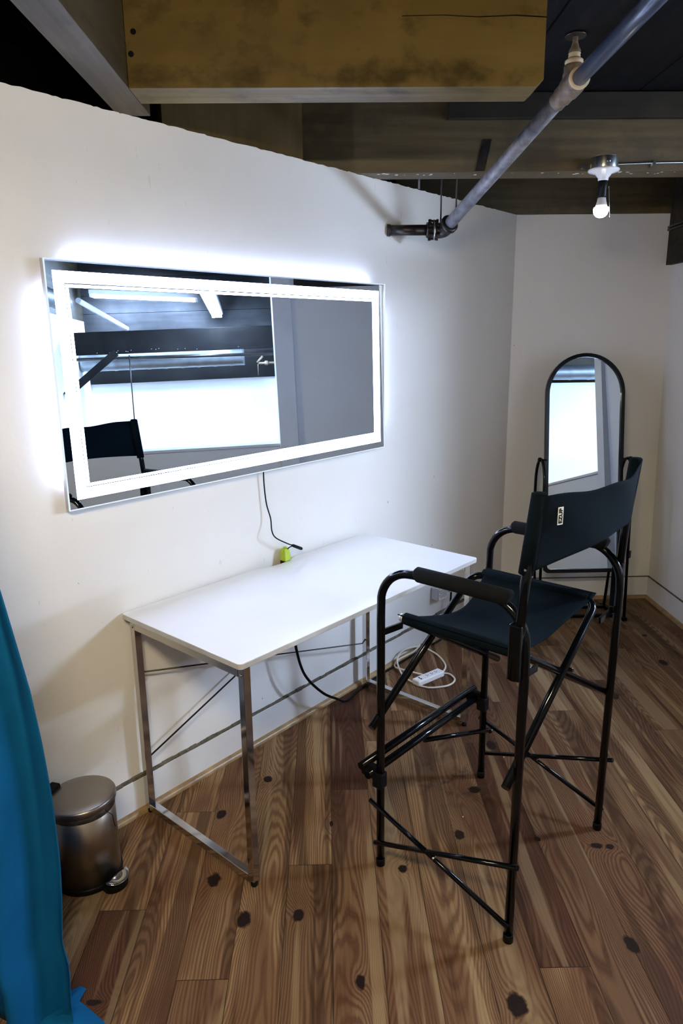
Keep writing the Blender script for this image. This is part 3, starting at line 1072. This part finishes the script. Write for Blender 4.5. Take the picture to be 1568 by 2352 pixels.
corner(r_c, r_c, PI)
pl += [(.565, 0), (.60, .006), (.645, .022), (.70, .026), (.755, .022), (.79, .006), (.81, 0)]
corner(TL - r_c, r_c, -PI / 2)
corner(TL - r_c, TW - r_c, 0)
corner(r_c, TW - r_c, PI / 2)
t = MB().prism([TP(i, j, TZ - .018) for i, j in pl], V(0, 0, .018))
top = t.build('tabletop', M['laminate'], root, .002, 2)
for p_ in top.data.polygons:
    pass
top.data.materials.append(M['lamedge'])
for p_ in top.data.polygons:
    if abs(p_.normal.z) < .5:
        p_.material_index = 1
SQ = .025
LEGI, LEGJ = (.018 + SQ / 2, TL - .018 - SQ / 2), (.030, TW - .008 - SQ / 2)
for a, i in enumerate(LEGI):
    for j in LEGJ:
        t = MB().obox(TP(i, j, (.738 - .028 + .014) / 2 + .014 / 2 + .006), Ld, Wd, V(0, 0, 1), SQ / 2, SQ / 2, (.722 - .014) / 2)
        leg = t.build('leg', M['chrome'], root, .0015)
        f = MB().lathe(TP(i, j, 0), (0, 0, 1), [(.010, 0.0), (.011, .003), (.011, .010), (.006, .012), (.006, .016)], 14)
        f.build('foot', M['blackplastic'], leg)
        sc = MB().lathe(TP(i + (-SQ / 2 if a == 0 else SQ / 2), j, .705), -Ld if a == 0 else Ld, [(.005, 0), (.005, .002), (.002, .003)], 10)
        sc.build('screw', M['chrome'], leg)
    t = MB().beam(TP(i, LEGJ[0] + SQ / 2, .014 + SQ / 2), TP(i, LEGJ[1] - SQ / 2, .014 + SQ / 2), SQ, SQ)
    t.build('floor_bar', M['chrome'], root, .0015)
    t = MB().beam(TP(i, LEGJ[0] + SQ / 2, .7085), TP(i, LEGJ[1] - SQ / 2, .7085), SQ, SQ)
    t.build('top_bar', M['chrome'], root, .0015)
    for j in (.13, .44):
        MB().obox(TP(i, j, .7275), Ld, Wd, V(0, 0, 1), .010, .006, .0055).build('spacer', M['chrome'], root)
jb = LEGJ[0] + SQ / 2 + .002
for z0, z1 in ((.215, .66), (.535, .235)):
    t = MB().tube([TP(LEGI[0] + SQ / 2 - .002, jb - .010, z0), TP(LEGI[1] - SQ / 2 - .02, jb - .010, z1), TP(LEGI[1] - SQ / 2 + .002, jb - .010, z1 + (.014 if z1 < .5 else -.01))], .0032, 8)
    t.build('cross_rod', M['iron'], root)
t = MB().beam(TP(.045, LEGJ[0], .7085), TP(TL - .045, LEGJ[0], .7085), .018, .018)
t.build('rear_rail', M['chrome'], root)

# ================================================================== CORDS UNDER THE TABLE
root = thing('table_cable', TP(.7, .1, .0), 'thick black cable looping from under the table down to the floor', 'cable')
pts = smooth_path([FA(.10, 1.955, .60), FA(.10, 1.96, .50), FA(.10, 1.952, .393), FA(.10, 1.905, .258), FA(.10, 1.80, .134), FA(.095, 1.70, .060), FA(.085, 1.62, .012), FA(.06, 1.50, .006), FA(.045, 1.36, .006), FA(.042, 1.2, .006), FA(.042, .95, .006)], 8)
MB().tube(pts, .0058, 10).build('cable', M['blackplastic'], root)
root = thing('wall_adaptor', FA(.03, .74, .3), 'grey adaptor with white printed label plugged low into the wall', 'adaptor')
t = MB().abox(.001, .05, .705, .80, .24, .305)
t.build('adaptor_body', M['alu'], root, .004)
t = MB().abox(.0505, .0512, .712, .797, .243, .302)
lb = t.build('label', M['white_label'], root)
t = MB()
rnd = random.Random(8)
for i in range(6):
    z = .292 - i * .008
    s = .72
    while s < .786:
        w2 = rnd.uniform(.004, .013)
        t.abox(.0512, .0514, s, s + w2, z, z + .0028)
        s += w2 + .003
t.build('print', M['ink'], lb)
t = MB().tube(smooth_path([FA(.045, .69, .33), FA(.05, .675, .29), FA(.05, .675, .22), FA(.05, .69, .12), FA(.05, .72, .04), FA(.05, .76, .008), FA(.05, .85, .006)], 6), .0050, 10)
t.build('cable', M['blackplastic'], root)
t = MB().abox(.040, .060, .672, .694, .262, .268)
t.build('cable_tag', M['white_label'], root)

# power strip
root = thing('power_strip', V(-.595, -1.065, 0), 'white power strip with sockets on the floor under the table end', 'power strip')
pa, pb = V(-.671, -1.118, .014), V(-.530, -1.010, .014)
ax = (pb - pa).normalized()
ay = V(-ax.y, ax.x, 0)
t = MB().obox((pa + pb) / 2, ax, ay, V(0, 0, 1), (pb - pa).length / 2, .024, .014)
body = t.build('strip_body', M['whiteplastic'], root, .006, 3)
cen = (pa + pb) / 2 + V(0, 0, .0142)
for i in range(3):
    c = cen + ax * (-.008 + i * .030)
    t = MB()
    for u_, v_, hx, hy in ((-.005, .005, .0012, .004), (-.005, -.005, .0012, .004), (.005, 0, .002, .002)):
        t.obox(c + ax * u_ + ay * v_, ax, ay, V(0, 0, 1), hx, hy, .0004)
    t.build('socket', M['ink'], body)
for v_ in (.006, -.008):
    MB().obox(cen + ax * -.058 + ay * v_, ax, ay, V(0, 0, 1), .0035, .0055, .0004).build('usb_port', M['ink'], body)
t = MB().tube(smooth_path([pb + V(0, 0, -.006) + ax * -.004, V(-.505, -.965, .006), V(-.495, -.90, .006), V(-.523, -.785, .006), V(-.599, -.742, .026), V(-.692, -.847, .062), V(-.737, -.898, .034), V(-.728, -.99, .007), V(-.704, -1.063, .006), pa + ax * .006 + V(0, 0, -.006)], 8), .0046, 10)
t.build('cord_loop', M['whitecord'], root)
t = MB().tube(smooth_path([pb + V(0, 0, -.006) + V(-.004, 0, 0), V(-.49, -1.02, .006), V(-.475, -1.08, .006), V(-.515, -1.135, .006), V(-.60, -1.155, .006), V(-.65, -1.135, .006)], 8), .0046, 10)
t.build('cord_loop', M['whitecord'], root)
t = MB().tube(smooth_path([V(-.60, -1.035, .006), V(-.666, -1.01, .014), V(-.726, -.97, .014), V(-.752, -.93, .010), V(-.729, -.885, .024), V(-.639, -.787, .022), V(-.60, -.735, .036)], 8), .0046, 10)
t.build('cord_loop', M['whitecord'], root)

# ================================================================== PEDAL BIN
BC = V(-1.842, -2.305, 0)
root = thing('pedal_bin', BC, 'small brushed steel pedal bin with round lid beside the teal curtain', 'bin')
t = MB().lathe(BC, (0, 0, 1), [(.099, .0), (.102, .004), (.102, .018), (.098, .021)], 48)
t.build('base_ring', M['blackplastic'], root)
t = MB().lathe(BC, (0, 0, 1), [(.0975, .018), (.0975, .245), (.094, .247)], 64)
t.build('body', M['steel'], root)
t = MB().lathe(BC, (0, 0, 1), [(.0965, .243), (.0985, .246), (.0985, .256), (.095, .266)], 48)
t.build('bin_liner', M['bag'], root)
lid_ax = V(-.03, .02, 1).normalized()
t = MB().lathe(BC + V(0, 0, .262), lid_ax, [(.101, 0), (.1035, .003), (.1035, .016), (.1015, .0195), (.098, .0215), (.060, .0250), (.0, .0265)], 64)
t.build('lid', M['steel_lid'], root)
hd = V(-.80, .25, 0).normalized()
t = MB().obox(BC + hd * .103 + V(0, 0, .270), hd, V(-hd.y, hd.x, 0), V(0, 0, 1), .016, .022, .022)
t.obox(BC + hd * .101 + V(0, 0, .235), hd, V(-hd.y, hd.x, 0), V(0, 0, 1), .008, .014, .03)
t.build('hinge', M['blackplastic'], root, .004)
pd = V(.88, -.475, 0).normalized()
ps = V(-pd.y, pd.x, 0)
t = MB()
pc = BC + pd * .112
poly = []
for k in range(17):
    a = -PI / 2 + PI * k / 16
    poly.append(pc + pd * (math.cos(a) * .034) + ps * (math.sin(a) * .040) + V(0, 0, .0))
poly.append(pc - pd * .02 + ps * .036)
poly.insert(0, pc - pd * .02 - ps * .036)
t.prism(poly, V(0, 0, .020))
t.build('pedal_housing', M['blackplastic'], root, .002)
t = MB()
rows = []
nseg = 18
for k in range(nseg + 1):
    a = -PI / 2 + PI * k / nseg
    row = []
    for q_ in range(5):
        f_ = q_ / 4
        rr = .036 * f_
        row.append(pc + pd * (.002 + math.cos(a) * rr * 1.0) + ps * (math.sin(a) * .041 * f_) + V(0, 0, .040 - .008 * math.cos(a) * f_ - .004 * math.sin(f_ * PI)))
    rows.append(row)
vs = [p_ for r2 in rows for p_ in r2]
fs = []
for k in range(nseg):
    for q_ in range(4):
        fs.append((k * 5 + q_, (k + 1) * 5 + q_, (k + 1) * 5 + q_ + 1, k * 5 + q_ + 1))
t.add(vs, fs, True)
ped = t.build('pedal', M['chrome'], root)
md = ped.modifiers.new('thick', 'SOLIDIFY')
md.thickness = .004
md.offset = -1
t = MB().tube(smooth_path([BC + V(.085, -.045, .262), BC + V(.093, -.043, .25), BC + V(.100, -.03, .23), BC + V(.102, -.03, .215), BC + V(.106, -.03, .19)], 5), .0012, 6)
t.build('liner_drawstring', M['blackplastic'], root)

# pale cloth bundle behind the bin
root = thing('cloth_bundle', V(-1.965, -2.345, 0), 'pale crumpled cloth between the bin and the curtain', 'cloth')
t = MB()
rnd = random.Random(4)
nu, nv = 22, 16
vs = []
for i in range(nv + 1):
    ph = PI * i / nv
    for k in range(nu):
        th = 2 * PI * k / nu
        r_ = 1 + .10 * math.sin(3 * th + 2 * ph) + .07 * math.sin(7 * th - 3 * ph) + rnd.uniform(-.02, .02)
        z = .105 - .105 * math.cos(ph) * (1.0)
        vs.append(V(-1.975 + .034 * r_ * math.sin(ph) * math.cos(th), -2.37 + .055 * r_ * math.sin(ph) * math.sin(th), max(.001, z)))
fs = []
for i in range(nv):
    for k in range(nu):
        k2 = (k + 1) % nu
        fs.append((i * nu + k, (i + 1) * nu + k, (i + 1) * nu + k2, i * nu + k2))
t.add(vs, fs, True)
t.build('cloth', M['towel'], root)

# ================================================================== CURTAIN
root = thing('teal_curtain', V(-2.05, -2.85, 0), 'teal blue cloth curtain hanging in folds at the left edge', 'curtain')


def edge_x(z):
    K = [(0, -1.70), (.08, -1.703), (.19, -1.700), (.25, -1.711), (.36, -1.703), (.47, -1.697), (.64, -1.698), (.78, -1.705), (.9, -1.715), (1.0, -1.729), (1.11, -1.745), (1.3, -1.775), (1.6, -1.83), (2.25, -1.93)]
    for (a, xa), (b, xb) in zip(K, K[1:]):
        if a <= z <= b:
            f_ = (z - a) / (b - a)
            return xa + (xb - xa) * f_
    return K[-1][1]


nz, nx = 70, 130
vs = []
for i in range(nz + 1):
    z = .004 + (2.24 - .004) * i / nz
    xr = edge_x(z)
    xl = -2.44
    for k in range(nx + 1):
        u_ = k / nx
        x_ = xr + (xl - xr) * u_
        amp = .034 + .016 * (1 - z / 2.2)
        ph = u_ * 27 + .6 * math.sin(z * 1.3 + u_ * 5)
        y_ = -2.85 + amp * math.sin(ph) * (1 - .5 * math.exp(-u_ * 30)) + .012 * math.sin(ph * 2.3 + z * 2) + .02 * math.sin(u_ * 9 + z)
        # a fold that sweeps outwards towards the floor
        y_ += -.03 * math.exp(-((u_ - .12 - .10 * z) / .05) ** 2)
        vs.append(V(x_, y_, z))
fs = []
for i in range(nz):
    for k in range(nx):
        a = i * (nx + 1) + k
        fs.append((a, a + 1, a + nx + 2, a + nx + 1))
t = MB().add(vs, fs, True)
cu = t.build('cloth_panel', M['curtain'], root, keep=True)
md = cu.modifiers.new('thick', 'SOLIDIFY')
md.thickness = .002
# puddle of cloth at the foot
t = MB()
rim = [(-1.757, -2.735), (-1.735, -2.712), (-1.715, -2.722), (-1.722, -2.755), (-1.695, -2.775), (-1.665, -2.797), (-1.642, -2.815), (-1.62, -2.84), (-1.63, -2.90), (-1.68, -2.94), (-1.78, -2.95), (-1.86, -2.93), (-1.88, -2.84), (-1.82, -2.77)]
cx_, cy_ = -1.75, -2.84
vs = [V(cx_, cy_, .05)]
ring = 5
n = len(rim)
rnd = random.Random(9)
for q_ in range(1, ring + 1):
    f_ = q_ / ring
    for (x_, y_) in rim:
        vs.append(V(cx_ + (x_ - cx_) * f_, cy_ + (y_ - cy_) * f_, .004 + .046 * (1 - f_ ** 1.5) + (rnd.uniform(-.006, .010) if q_ < ring else 0)))
fs = [(0, 1 + k, 1 + (k + 1) % n) for k in range(n)]
for q_ in range(ring - 1):
    for k in range(n):
        a, b2 = 1 + q_ * n + k, 1 + q_ * n + (k + 1) % n
        fs.append((a, a + n, b2 + n, b2))
t.add(vs, fs, True)
pu = t.build('hem_puddle', M['curtain'], root, keep=True)
root = thing('curtain_rod', V(-2.1, -2.85, 2.26), 'thin rod carrying the teal curtain, above the left edge', 'rod')
MB().tube([V(-2.52, -2.85, 2.262), V(-1.70, -2.85, 2.262)], .010, 12).build('rod', M['blackmetal'], root)

# ================================================================== DIRECTOR CHAIR
cc = V(-0.55875, -2.221, 0)
ef = V(-0.73394628, 0.67920752, 0)
es = V(0.67920752, 0.73394628, 0)


def CH(s, t, z):
    v = cc + es * s + ef * t
    return V(v.x, v.y, z)


root = thing('director_chair', cc, 'tall black tubular director chair with canvas seat and back', 'chair')
R1 = .0125
HW = .305
for sg in (-1, 1):
    s_ = sg * HW
    P = [CH(s_, .218, .006), CH(s_, .218, .84)]
    for k in range(1, 10):
        a = PI / 2 * k / 10
        P.append(CH(s_, .218 - .105 * (1 - math.cos(a)), .885 + .105 * math.sin(a)))
    P += [CH(s_, .105, .991), CH(s_, -.125, .991)]
    for k in range(1, 10):
        a = PI / 2 * k / 10
        P.append(CH(s_, -.125 - .112 * math.sin(a), .991 - .112 * (1 - math.cos(a))))
    P += [CH(s_, -.238, .86), CH(s_, -.232, .006)]
    fr = MB().tube(P, R1, 16).build('side_frame', M['blackmetal'], root)
    for tt in (.218, -.232):
        f = MB().lathe(CH(s_, tt, 0), (0, 0, 1), [(.0145, 0), (.0145, .022), (.013, .024)], 16)
        f.build('foot_cap', M['blackplastic'], fr)
    # foam arm pad
    pf = .128 if sg > 0 else .091
    t = MB().tube([CH(s_, pf + .004, .994), CH(s_, pf - .002, .996), CH(s_, -.185, .996), CH(s_, -.190, .994)], [.0165, .0215, .0215, .0165], 16)
    t.build('arm_pad', M['rubber'], root)
    # back post, sleeved beside the rear leg
    t = MB().tube([CH(sg * .328, -.220, .795), CH(sg * .318, -.234, 1.05), CH(sg * .305, -.252, 1.262)], R1, 14)
    bp = t.build('back_post', M['blackmetal'], root)
    t = MB().obox(CH(sg * .325, -.222, .868), es, ef, V(0, 0, 1), .0125, .017, .074)
    t.build('post_bracket', M['blackmetal'], root, .004)
    # crossed braces of the side, pinned where they meet
    so = sg * (HW + .019)
    for (t0, z0, t1, z1) in ((.245, .232, -.24, .062), (.225, .088, -.258, .262)):
        t = MB().tube([CH(so, t0, z0), CH(so, t1, z1)], .0075, 12)
        t.build('side_brace', M['blackmetal'], root)
    t = MB().tube([CH(so - .012 * sg, 0.0, .158), CH(so + .014 * sg, 0.0, .158)], .0035, 8)
    t.build('pivot_pin', M['galv'], root)
    # footrest bracket
    t = MB().obox(CH(s_, .222, .305), es, ef, V(0, 0, 1), .017, .018, .026)
    t.obox(CH(s_, .258, .322), es, ef, V(0, 0, 1), .012, .030, .022)
    t.build('footrest_bracket', M['blackplastic'], root, .005)
    for tt in (.216, -.222):
        t = MB().beam(CH(s_ - sg * .005, tt, .790), CH(sg * .205, tt, .782), .008, .020)
        t.build('seat_link', M['blackmetal'], root, .001)
# footrest: two tubes
for tt, zz in ((.272, .343), (.246, .322)):
    t = MB().tube([CH(-.335, tt, zz), CH(.325, tt, zz)], .0125, 14)
    t.build('footrest_tube', M['blackmetal'], root)
t = MB().tube([CH(-.02, .255, .292), CH(.345, .205, .185)], .0085, 12)
t.build('footrest_brace', M['blackmetal'], root)
t = MB().lathe(CH(.345, .205, .185), es, [(.0105, -.012), (.0105, .004)], 12)
t.build('brace_cap', M['galv'], root)
# scissor tubes: each is one bent tube (front leg, seat rail, rear leg)
P = rounded([CH(-.345, .222, .497), CH(.205, .222, .838), CH(.215, -.205, .838), CH(-.345, -.222, .497)], .05)
sc1 = MB().tube(P, .0120, 14).build('scissor_frame', M['blackmetal'], root)
P = rounded([CH(.400, .222, .450), CH(-.245, .196, .822), CH(-.240, -.196, .822), CH(.400, -.222, .450)], .05)
sc2 = MB().tube(P, .0120, 14).build('scissor_frame', M['blackmetal'], root)
for tt in (.222, -.215):
    t = MB().lathe(CH(.0 + .02, tt + .018, .69), ef, [(.006, -.03), (.006, .006)], 10)
    t.build('scissor_pivot', M['blackmetal'], root)
# seat canvas, slung between the rails
NS, NT = 26, 26
vs = []
for i in range(NS + 1):
    u_ = i / NS
    s_ = -.262 + (.232 + .262) * u_
    for k in range(NT + 1):
        w2 = k / NT
        ins = .055 * math.sin(PI * u_) ** 1.0
        t_ = .190 - .385 * w2
        t_ = (.190 - ins) - (.385 - 2 * ins * .75) * w2
        zz = .842 - .052 * math.sin(PI * u_) ** .8 + .016 * u_
        zz += .004 * math.sin(u_ * 9 + w2 * 7) * math.sin(PI * u_)
        vs.append(CH(s_, t_, zz))
fs = []
for i in range(NS):
    for k in range(NT):
        a = i * (NT + 1) + k
        fs.append((a, a + 1, a + NT + 2, a + NT + 1))
t = MB().add(vs, fs, True)
seat = t.build('seat', M['canvas'], root, keep=True)
md = seat.modifiers.new('thick', 'SOLIDIFY')
md.thickness = .003
# sleeves around the rails
t = MB().tube([CH(-.244, .176, .826), CH(-.242, -.19, .826)], [.0175, .0175], 14)
t.build('seat_sleeve', M['canvas'], root)
t = MB().tube([CH(.212, .185, .842), CH(.214, -.178, .842)], [.0165, .0165], 14)
t.build('seat_sleeve', M['canvas'], root)
t = MB().lathe(CH(-.2445, .179, .826), ef, [(.0125, 0), (.012, .012), (.008, .015)], 12)
t.build('rail_end', M['alu'], root)
# back canvas with sleeves round the posts
NB, NZ = 40, 22
vs = []
for i in range(NB + 1):
    u_ = i / NB
    s_ = -.314 + .628 * u_
    sag = .058 * math.sin(PI * u_) ** .85
    for k in range(NZ + 1):
        w2 = k / NZ
        zb = 1.079 + .018 * math.sin(PI * u_)
        zt = 1.266 - .010 * math.sin(PI * u_) + .003 * math.sin(u_ * 17)
        z = zb + (zt - zb) * w2
        t_ = -.236 - .020 * (z - 1.08) / .19 - sag * (.75 + .25 * w2) - .012 + .003 * math.sin(u_ * 11 + w2 * 5)
        vs.append(CH(s_, t_, z))
fs = []
for i in range(NB):
    for k in range(NZ):
        a = i * (NZ + 1) + k
        fs.append((a, a + NZ + 1, a + NZ + 2, a + 1))
t = MB().add(vs, fs, True)
back = t.build('backrest', M['canvas'], root, keep=True)
md = back.modifiers.new('thick', 'SOLIDIFY')
md.thickness = .003
for sg in (-1, 1):
    t = MB().tube([CH(sg * .3115, -.2305, 1.070), CH(sg * .308, -.2525, 1.268)], .0185, 16)
    t.lathe(CH(sg * .308, -.2525, 1.268), (0, 0, 1), [(.0185, 0), (.014, .004), (0, .005)], 16)
    t.build('back_sleeve', M['canvas'], root)
    t = MB().lathe(CH(sg * .330, -.238, 1.085), es * sg, [(.004, 0), (.003, .002)], 8)
    t.build('rivet', M['galv'], root)
# woven maker's label sewn near the near post, lettering reads upwards
lc = CH(-.262, -.2795, 1.213)
la = (CH(-.20, -.298, 1.213) - CH(-.29, -.268, 1.213)).normalized()
ln = la.cross(V(0, 0, 1)).normalized()
if ln.dot(ef) > 0:
    ln = -ln
lc = lc + ln * .0080
t = MB().obox(lc, la, V(0, 0, 1), ln, .0085, .0215, .0006)
lab = t.build('brand_label', M['white_label'], root)
tc = bpy.data.curves.new('txt', 'FONT')
tc.body = 'EZUP'
tc.size = .0155
tc.align_x = 'CENTER'
tc.align_y = 'CENTER'
tc.extrude = .0002
tc.offset = .0006
to = bpy.data.objects.new('lettering_src', tc)
COL.objects.link(to)
dg = bpy.context.evaluated_depsgraph_get()
tm = bpy.data.meshes.new_from_object(to.evaluated_get(dg))
bpy.data.objects.remove(to)
lt = bpy.data.objects.new('lettering', tm)
COL.objects.link(lt)
tm.materials.clear()
tm.materials.append(M['ink'])
upv = V(0, 0, 1)
rt = Matrix((upv, -la if ln.dot(upv.cross(-la)) > 0 else la, ln)).transposed()
mt = rt.to_4x4()
mt.translation = lc + ln * .0009 - world_loc(root)
tm.transform(mt)
lt.parent = lab

# ================================================================== ARCHED MIRROR
AM = V(.383, -.262, 0)
root = thing('arched_mirror', AM, 'arched standing mirror in a black frame by the back wall', 'mirror')
TLT = .14
mu = V(0, math.sin(TLT), math.cos(TLT))       # up along the glass
mn_ = V(0, -math.cos(TLT), math.sin(TLT))     # out of the glass
mc = V(.380, -.256, .905)
HWm, TOP, BOT = .2235, .622, -.622


def mp(a, b_3, d=0):
    return mc + V(1, 0, 0) * a + mu * b_3 + mn_ * d


def arch(hw, top, bot, rb):
    out = []
    n = 26
    for k in range(n + 1):
        a = PI * k / n
        out.append((hw * math.cos(a), top - hw + hw * math.sin(a)))
    for k in range(6):
        a = PI + PI / 2 * k / 5
        out.append((-hw + rb + rb * math.cos(a), bot + rb + rb * math.sin(a)))
    for k in range(6):
        a = 1.5 * PI + PI / 2 * k / 5
        out.append((hw - rb + rb * math.cos(a), bot + rb + rb * math.sin(a)))
    return out


o1 = arch(HWm, TOP, BOT, .03)
i1 = arch(HWm - .021, TOP - .021, BOT + .021, .02)
n = len(o1)
vs = []
for (a, b2) in o1:
    vs.append(mp(a, b2, -.012))
for (a, b2) in o1:
    vs.append(mp(a, b2, .013))
for (a, b2) in i1:
    vs.append(mp(a, b2, .013))
for (a, b2) in i1:
    vs.append(mp(a, b2, -.012))
fs = []
for q_ in range(4):
    for k in range(n):
        k2 = (k + 1) % n
        a, b2 = q_ * n, ((q_ + 1) % 4) * n
        fs.append((a + k, a + k2, b2 + k2, b2 + k))
t = MB().add(vs, fs)
t.build('frame', M['blackmetal'], root, .0015)
t = MB().prism([mp(a, b2, .002) for a, b2 in i1], -mn_ * .004)
t.build('mirror_glass', M['mirror'], root)
t = MB().prism([mp(a, b2, -.0025) for a, b2 in i1], -mn_ * .006)
t.build('back_board', M['blackplastic'], root)
for xx, sg in ((.137, -1), (.632, 1)):
    fx = xx + (.006 if sg > 0 else 0)
    P = [V(fx, -.375, .022), V(xx - .004, -.362, .55), V(xx - .004, -.352, .80)]
    for k in range(1, 12):
        a = PI * k / 12
        P.append(V(xx - .004, -.268 - .084 * math.cos(a), .80 + .14 * math.sin(a)))
    P += [V(xx - .004, -.184, .80), V(xx - .004, -.18, .55), V(fx - .04 * sg, -.17, .022)]
    MB().tube(P, .0085, 12).build('stand_upright', M['blackmetal'], root)
    t = MB().lathe(V(xx + sg * .006, -.266, .938), (sg, 0, 0), [(.009, -.006), (.012, 0), (.012, .012), (.007, .016)], 14)
    t.lathe(V(xx, -.262, .935), (-sg, 0, 0), [(.006, 0), (.006, .03)], 10)
    t.build('pivot_knob', M['blackplastic'], root)
    t = MB().beam(V(fx, -.395, .014), V(fx - .045 * sg, -.150, .014), .026, .022)
    t.build('base_foot', M['blackmetal'], root, .003)
t = MB().beam(V(.15, -.330, .015), V(.628, -.330, .015), .020, .018)
t.build('base_bar', M['blackmetal'], root, .002)
t = MB().beam(V(.185, -.190, .015), V(.590, -.190, .015), .020, .018)
t.build('base_bar', M['blackmetal'], root, .002)
t = MB().beam(V(.637, -.365, .38), V(.637, -.365, .42), .022, .018)
t.build('height_clip', M['blackplastic'], root)

# ================================================================== BAY BEYOND THE LOW WALL (seen in the mirrors)
root = thing('bay_beam', V(2.5, -2, 1.65), 'big dark beam with paint flecks crossing the bay, seen in the mirror', 'beam')
MB().box(2.5, 2.62, -3.045, -.955, 1.645, 1.835).build('timber', M['deck'], root, .003)
t = MB()
rnd = random.Random(31)
for i in range(14):
    y_ = rnd.uniform(-2.8, -1.5)
    z_ = 1.655 + rnd.uniform(0, .02)
    MB().box(2.4985, 2.4998, y_, y_ + .006, z_, z_ + .004).build('paint_chip', M['white_label'], root)
root = thing('air_duct', V(3.1, -2.2, 1.57), 'round silver air duct beneath the dark beam, seen in the mirror', 'duct')
pts, rs = [], []
for i in range(60):
    f_ = i / 59
    pts.append(V(3.1, -3.04 + f_ * 1.52, 1.578))
    rs.append(.078 if i % 6 else .0815)
MB().tube(pts, rs, 28).build('duct_shell', M['duct'], root)
root = thing('air_duct', V(1.6, -2.93, 2.06), 'short silver air duct high on the bay side wall, seen in the arched mirror', 'duct')
pts, rs = [], []
for i in range(50):
    pts.append(V(1.07 + i / 49 * 1.1, -2.94, 2.055))
    rs.append(.070 if i % 8 else .074)
MB().tube(pts, rs, 28).build('duct_shell', M['duct'], root)
root = thing('bay_backboard', V(3.49, -2, 1.4), 'dark band of boards above the white bay wall, seen in the mirror', 'board')
MB().box(3.47, 3.498, -3.045, -.955, 1.372, 1.64).build('timber', M['deck'], root, .002)
root = thing('bay_pipe', V(2.3, -2, 1.6), 'thin dark pipe running in front of the silver duct, seen in the mirror', 'pipe')
MB().tube([V(2.45, -3.04, 1.610), V(2.45, -.96, 1.590)], .014, 12).build('pipe', M['iron'], root)
root = thing('bay_sprinkler', V(2.45, -1.40, 1.5), 'small rusty valve with a hanging tag below the thin pipe, seen in the mirror', 'valve')
t = MB().tube([V(2.45, -1.37, 1.575), V(2.45, -1.42, 1.52)], .011, 10)
t.tube([V(2.45, -1.41, 1.515), V(2.45, -1.23, 1.515)], .010, 10)
t.lathe(V(2.45, -1.34, 1.515), (0, 1, 0), [(.011, -.02), (.022, -.008), (.022, .008), (.011, .02)], 14)
t.build('valve_body', M['rust'], root)
MB().tube([V(2.45, -1.415, 1.51), V(2.45, -1.418, 1.41)], .003, 8).build('pull_rod', M['rust'], root)
root = thing('bay_rod', V(2.4, -2.5, 1.05), 'long thin rod hanging in front of the white bay wall, seen in the mirror', 'rod')
MB().tube([V(2.4, -2.503, 1.63), V(2.4, -2.515, 1.06)], .005, 8).build('rod', M['iron'], root)
root = thing('bay_brace', V(2.2, -2.85, 1.4), 'dark diagonal brace at the left of the bay, seen in the mirror', 'brace')
MB().beam(V(2.35, -2.60, 1.655), V(2.30, -3.03, 1.32), .05, .06).build('timber', M['deck'], root)
root = thing('bay_white_pipe', V(2.9, -2.7, 2.0), 'pale diagonal pipe under the bay ceiling, seen in the mirror', 'pipe')
MB().tube([V(2.05, -2.80, 2.06), V(3.30, -2.62, 1.89)], .022, 14).build('pipe', M['whiteplastic'], root)


def fixture(name, a, b, label, mat, cat='lamp', group=None):
    a, b = Vector(a), Vector(b)
    r_ = thing(name, (a + b) / 2, label, cat, group)
    d = (b - a).normalized()
    sd = d.cross(V(0, 0, 1)).normalized()
    t_ = MB().beam(a, b, .12, .04)
    t_.build('lamp_housing', M['whiteplastic'], r_, .004)
    for sg2 in (-1, 1):
        o_ = sd * .03 * sg2 - V(0, 0, .038)
        MB().tube([a + o_ + d * .03, b + o_ - d * .03], .0125, 12).build('light_tube', mat, r_)
    for p_ in (a + d * .015, b - d * .015):
        MB().obox(p_ - V(0, 0, .03), d, sd, V(0, 0, 1), .012, .05, .02).build('end_cap', M['whiteplastic'], r_)
    return r_


fixture('tube_light', (1.35, -1.79, 2.075), (3.35, -1.755, 2.015), 'long twin tube light of the bay pointing away from the mirror', M['baytube'], group='twin tube lights')
fixture('tube_light', (3.25, -2.92, 2.235), (3.25, -1.92, 2.165), 'twin tube light across the far end of the bay', M['baytube'], group='twin tube lights')
# fixtures over the part of the room behind the camera
fixture('tube_light', (-1.60, -4.05, 2.20), (-1.00, -4.05, 2.20), 'hanging twin tube light just behind the camera', M['tube'], group='twin tube lights')
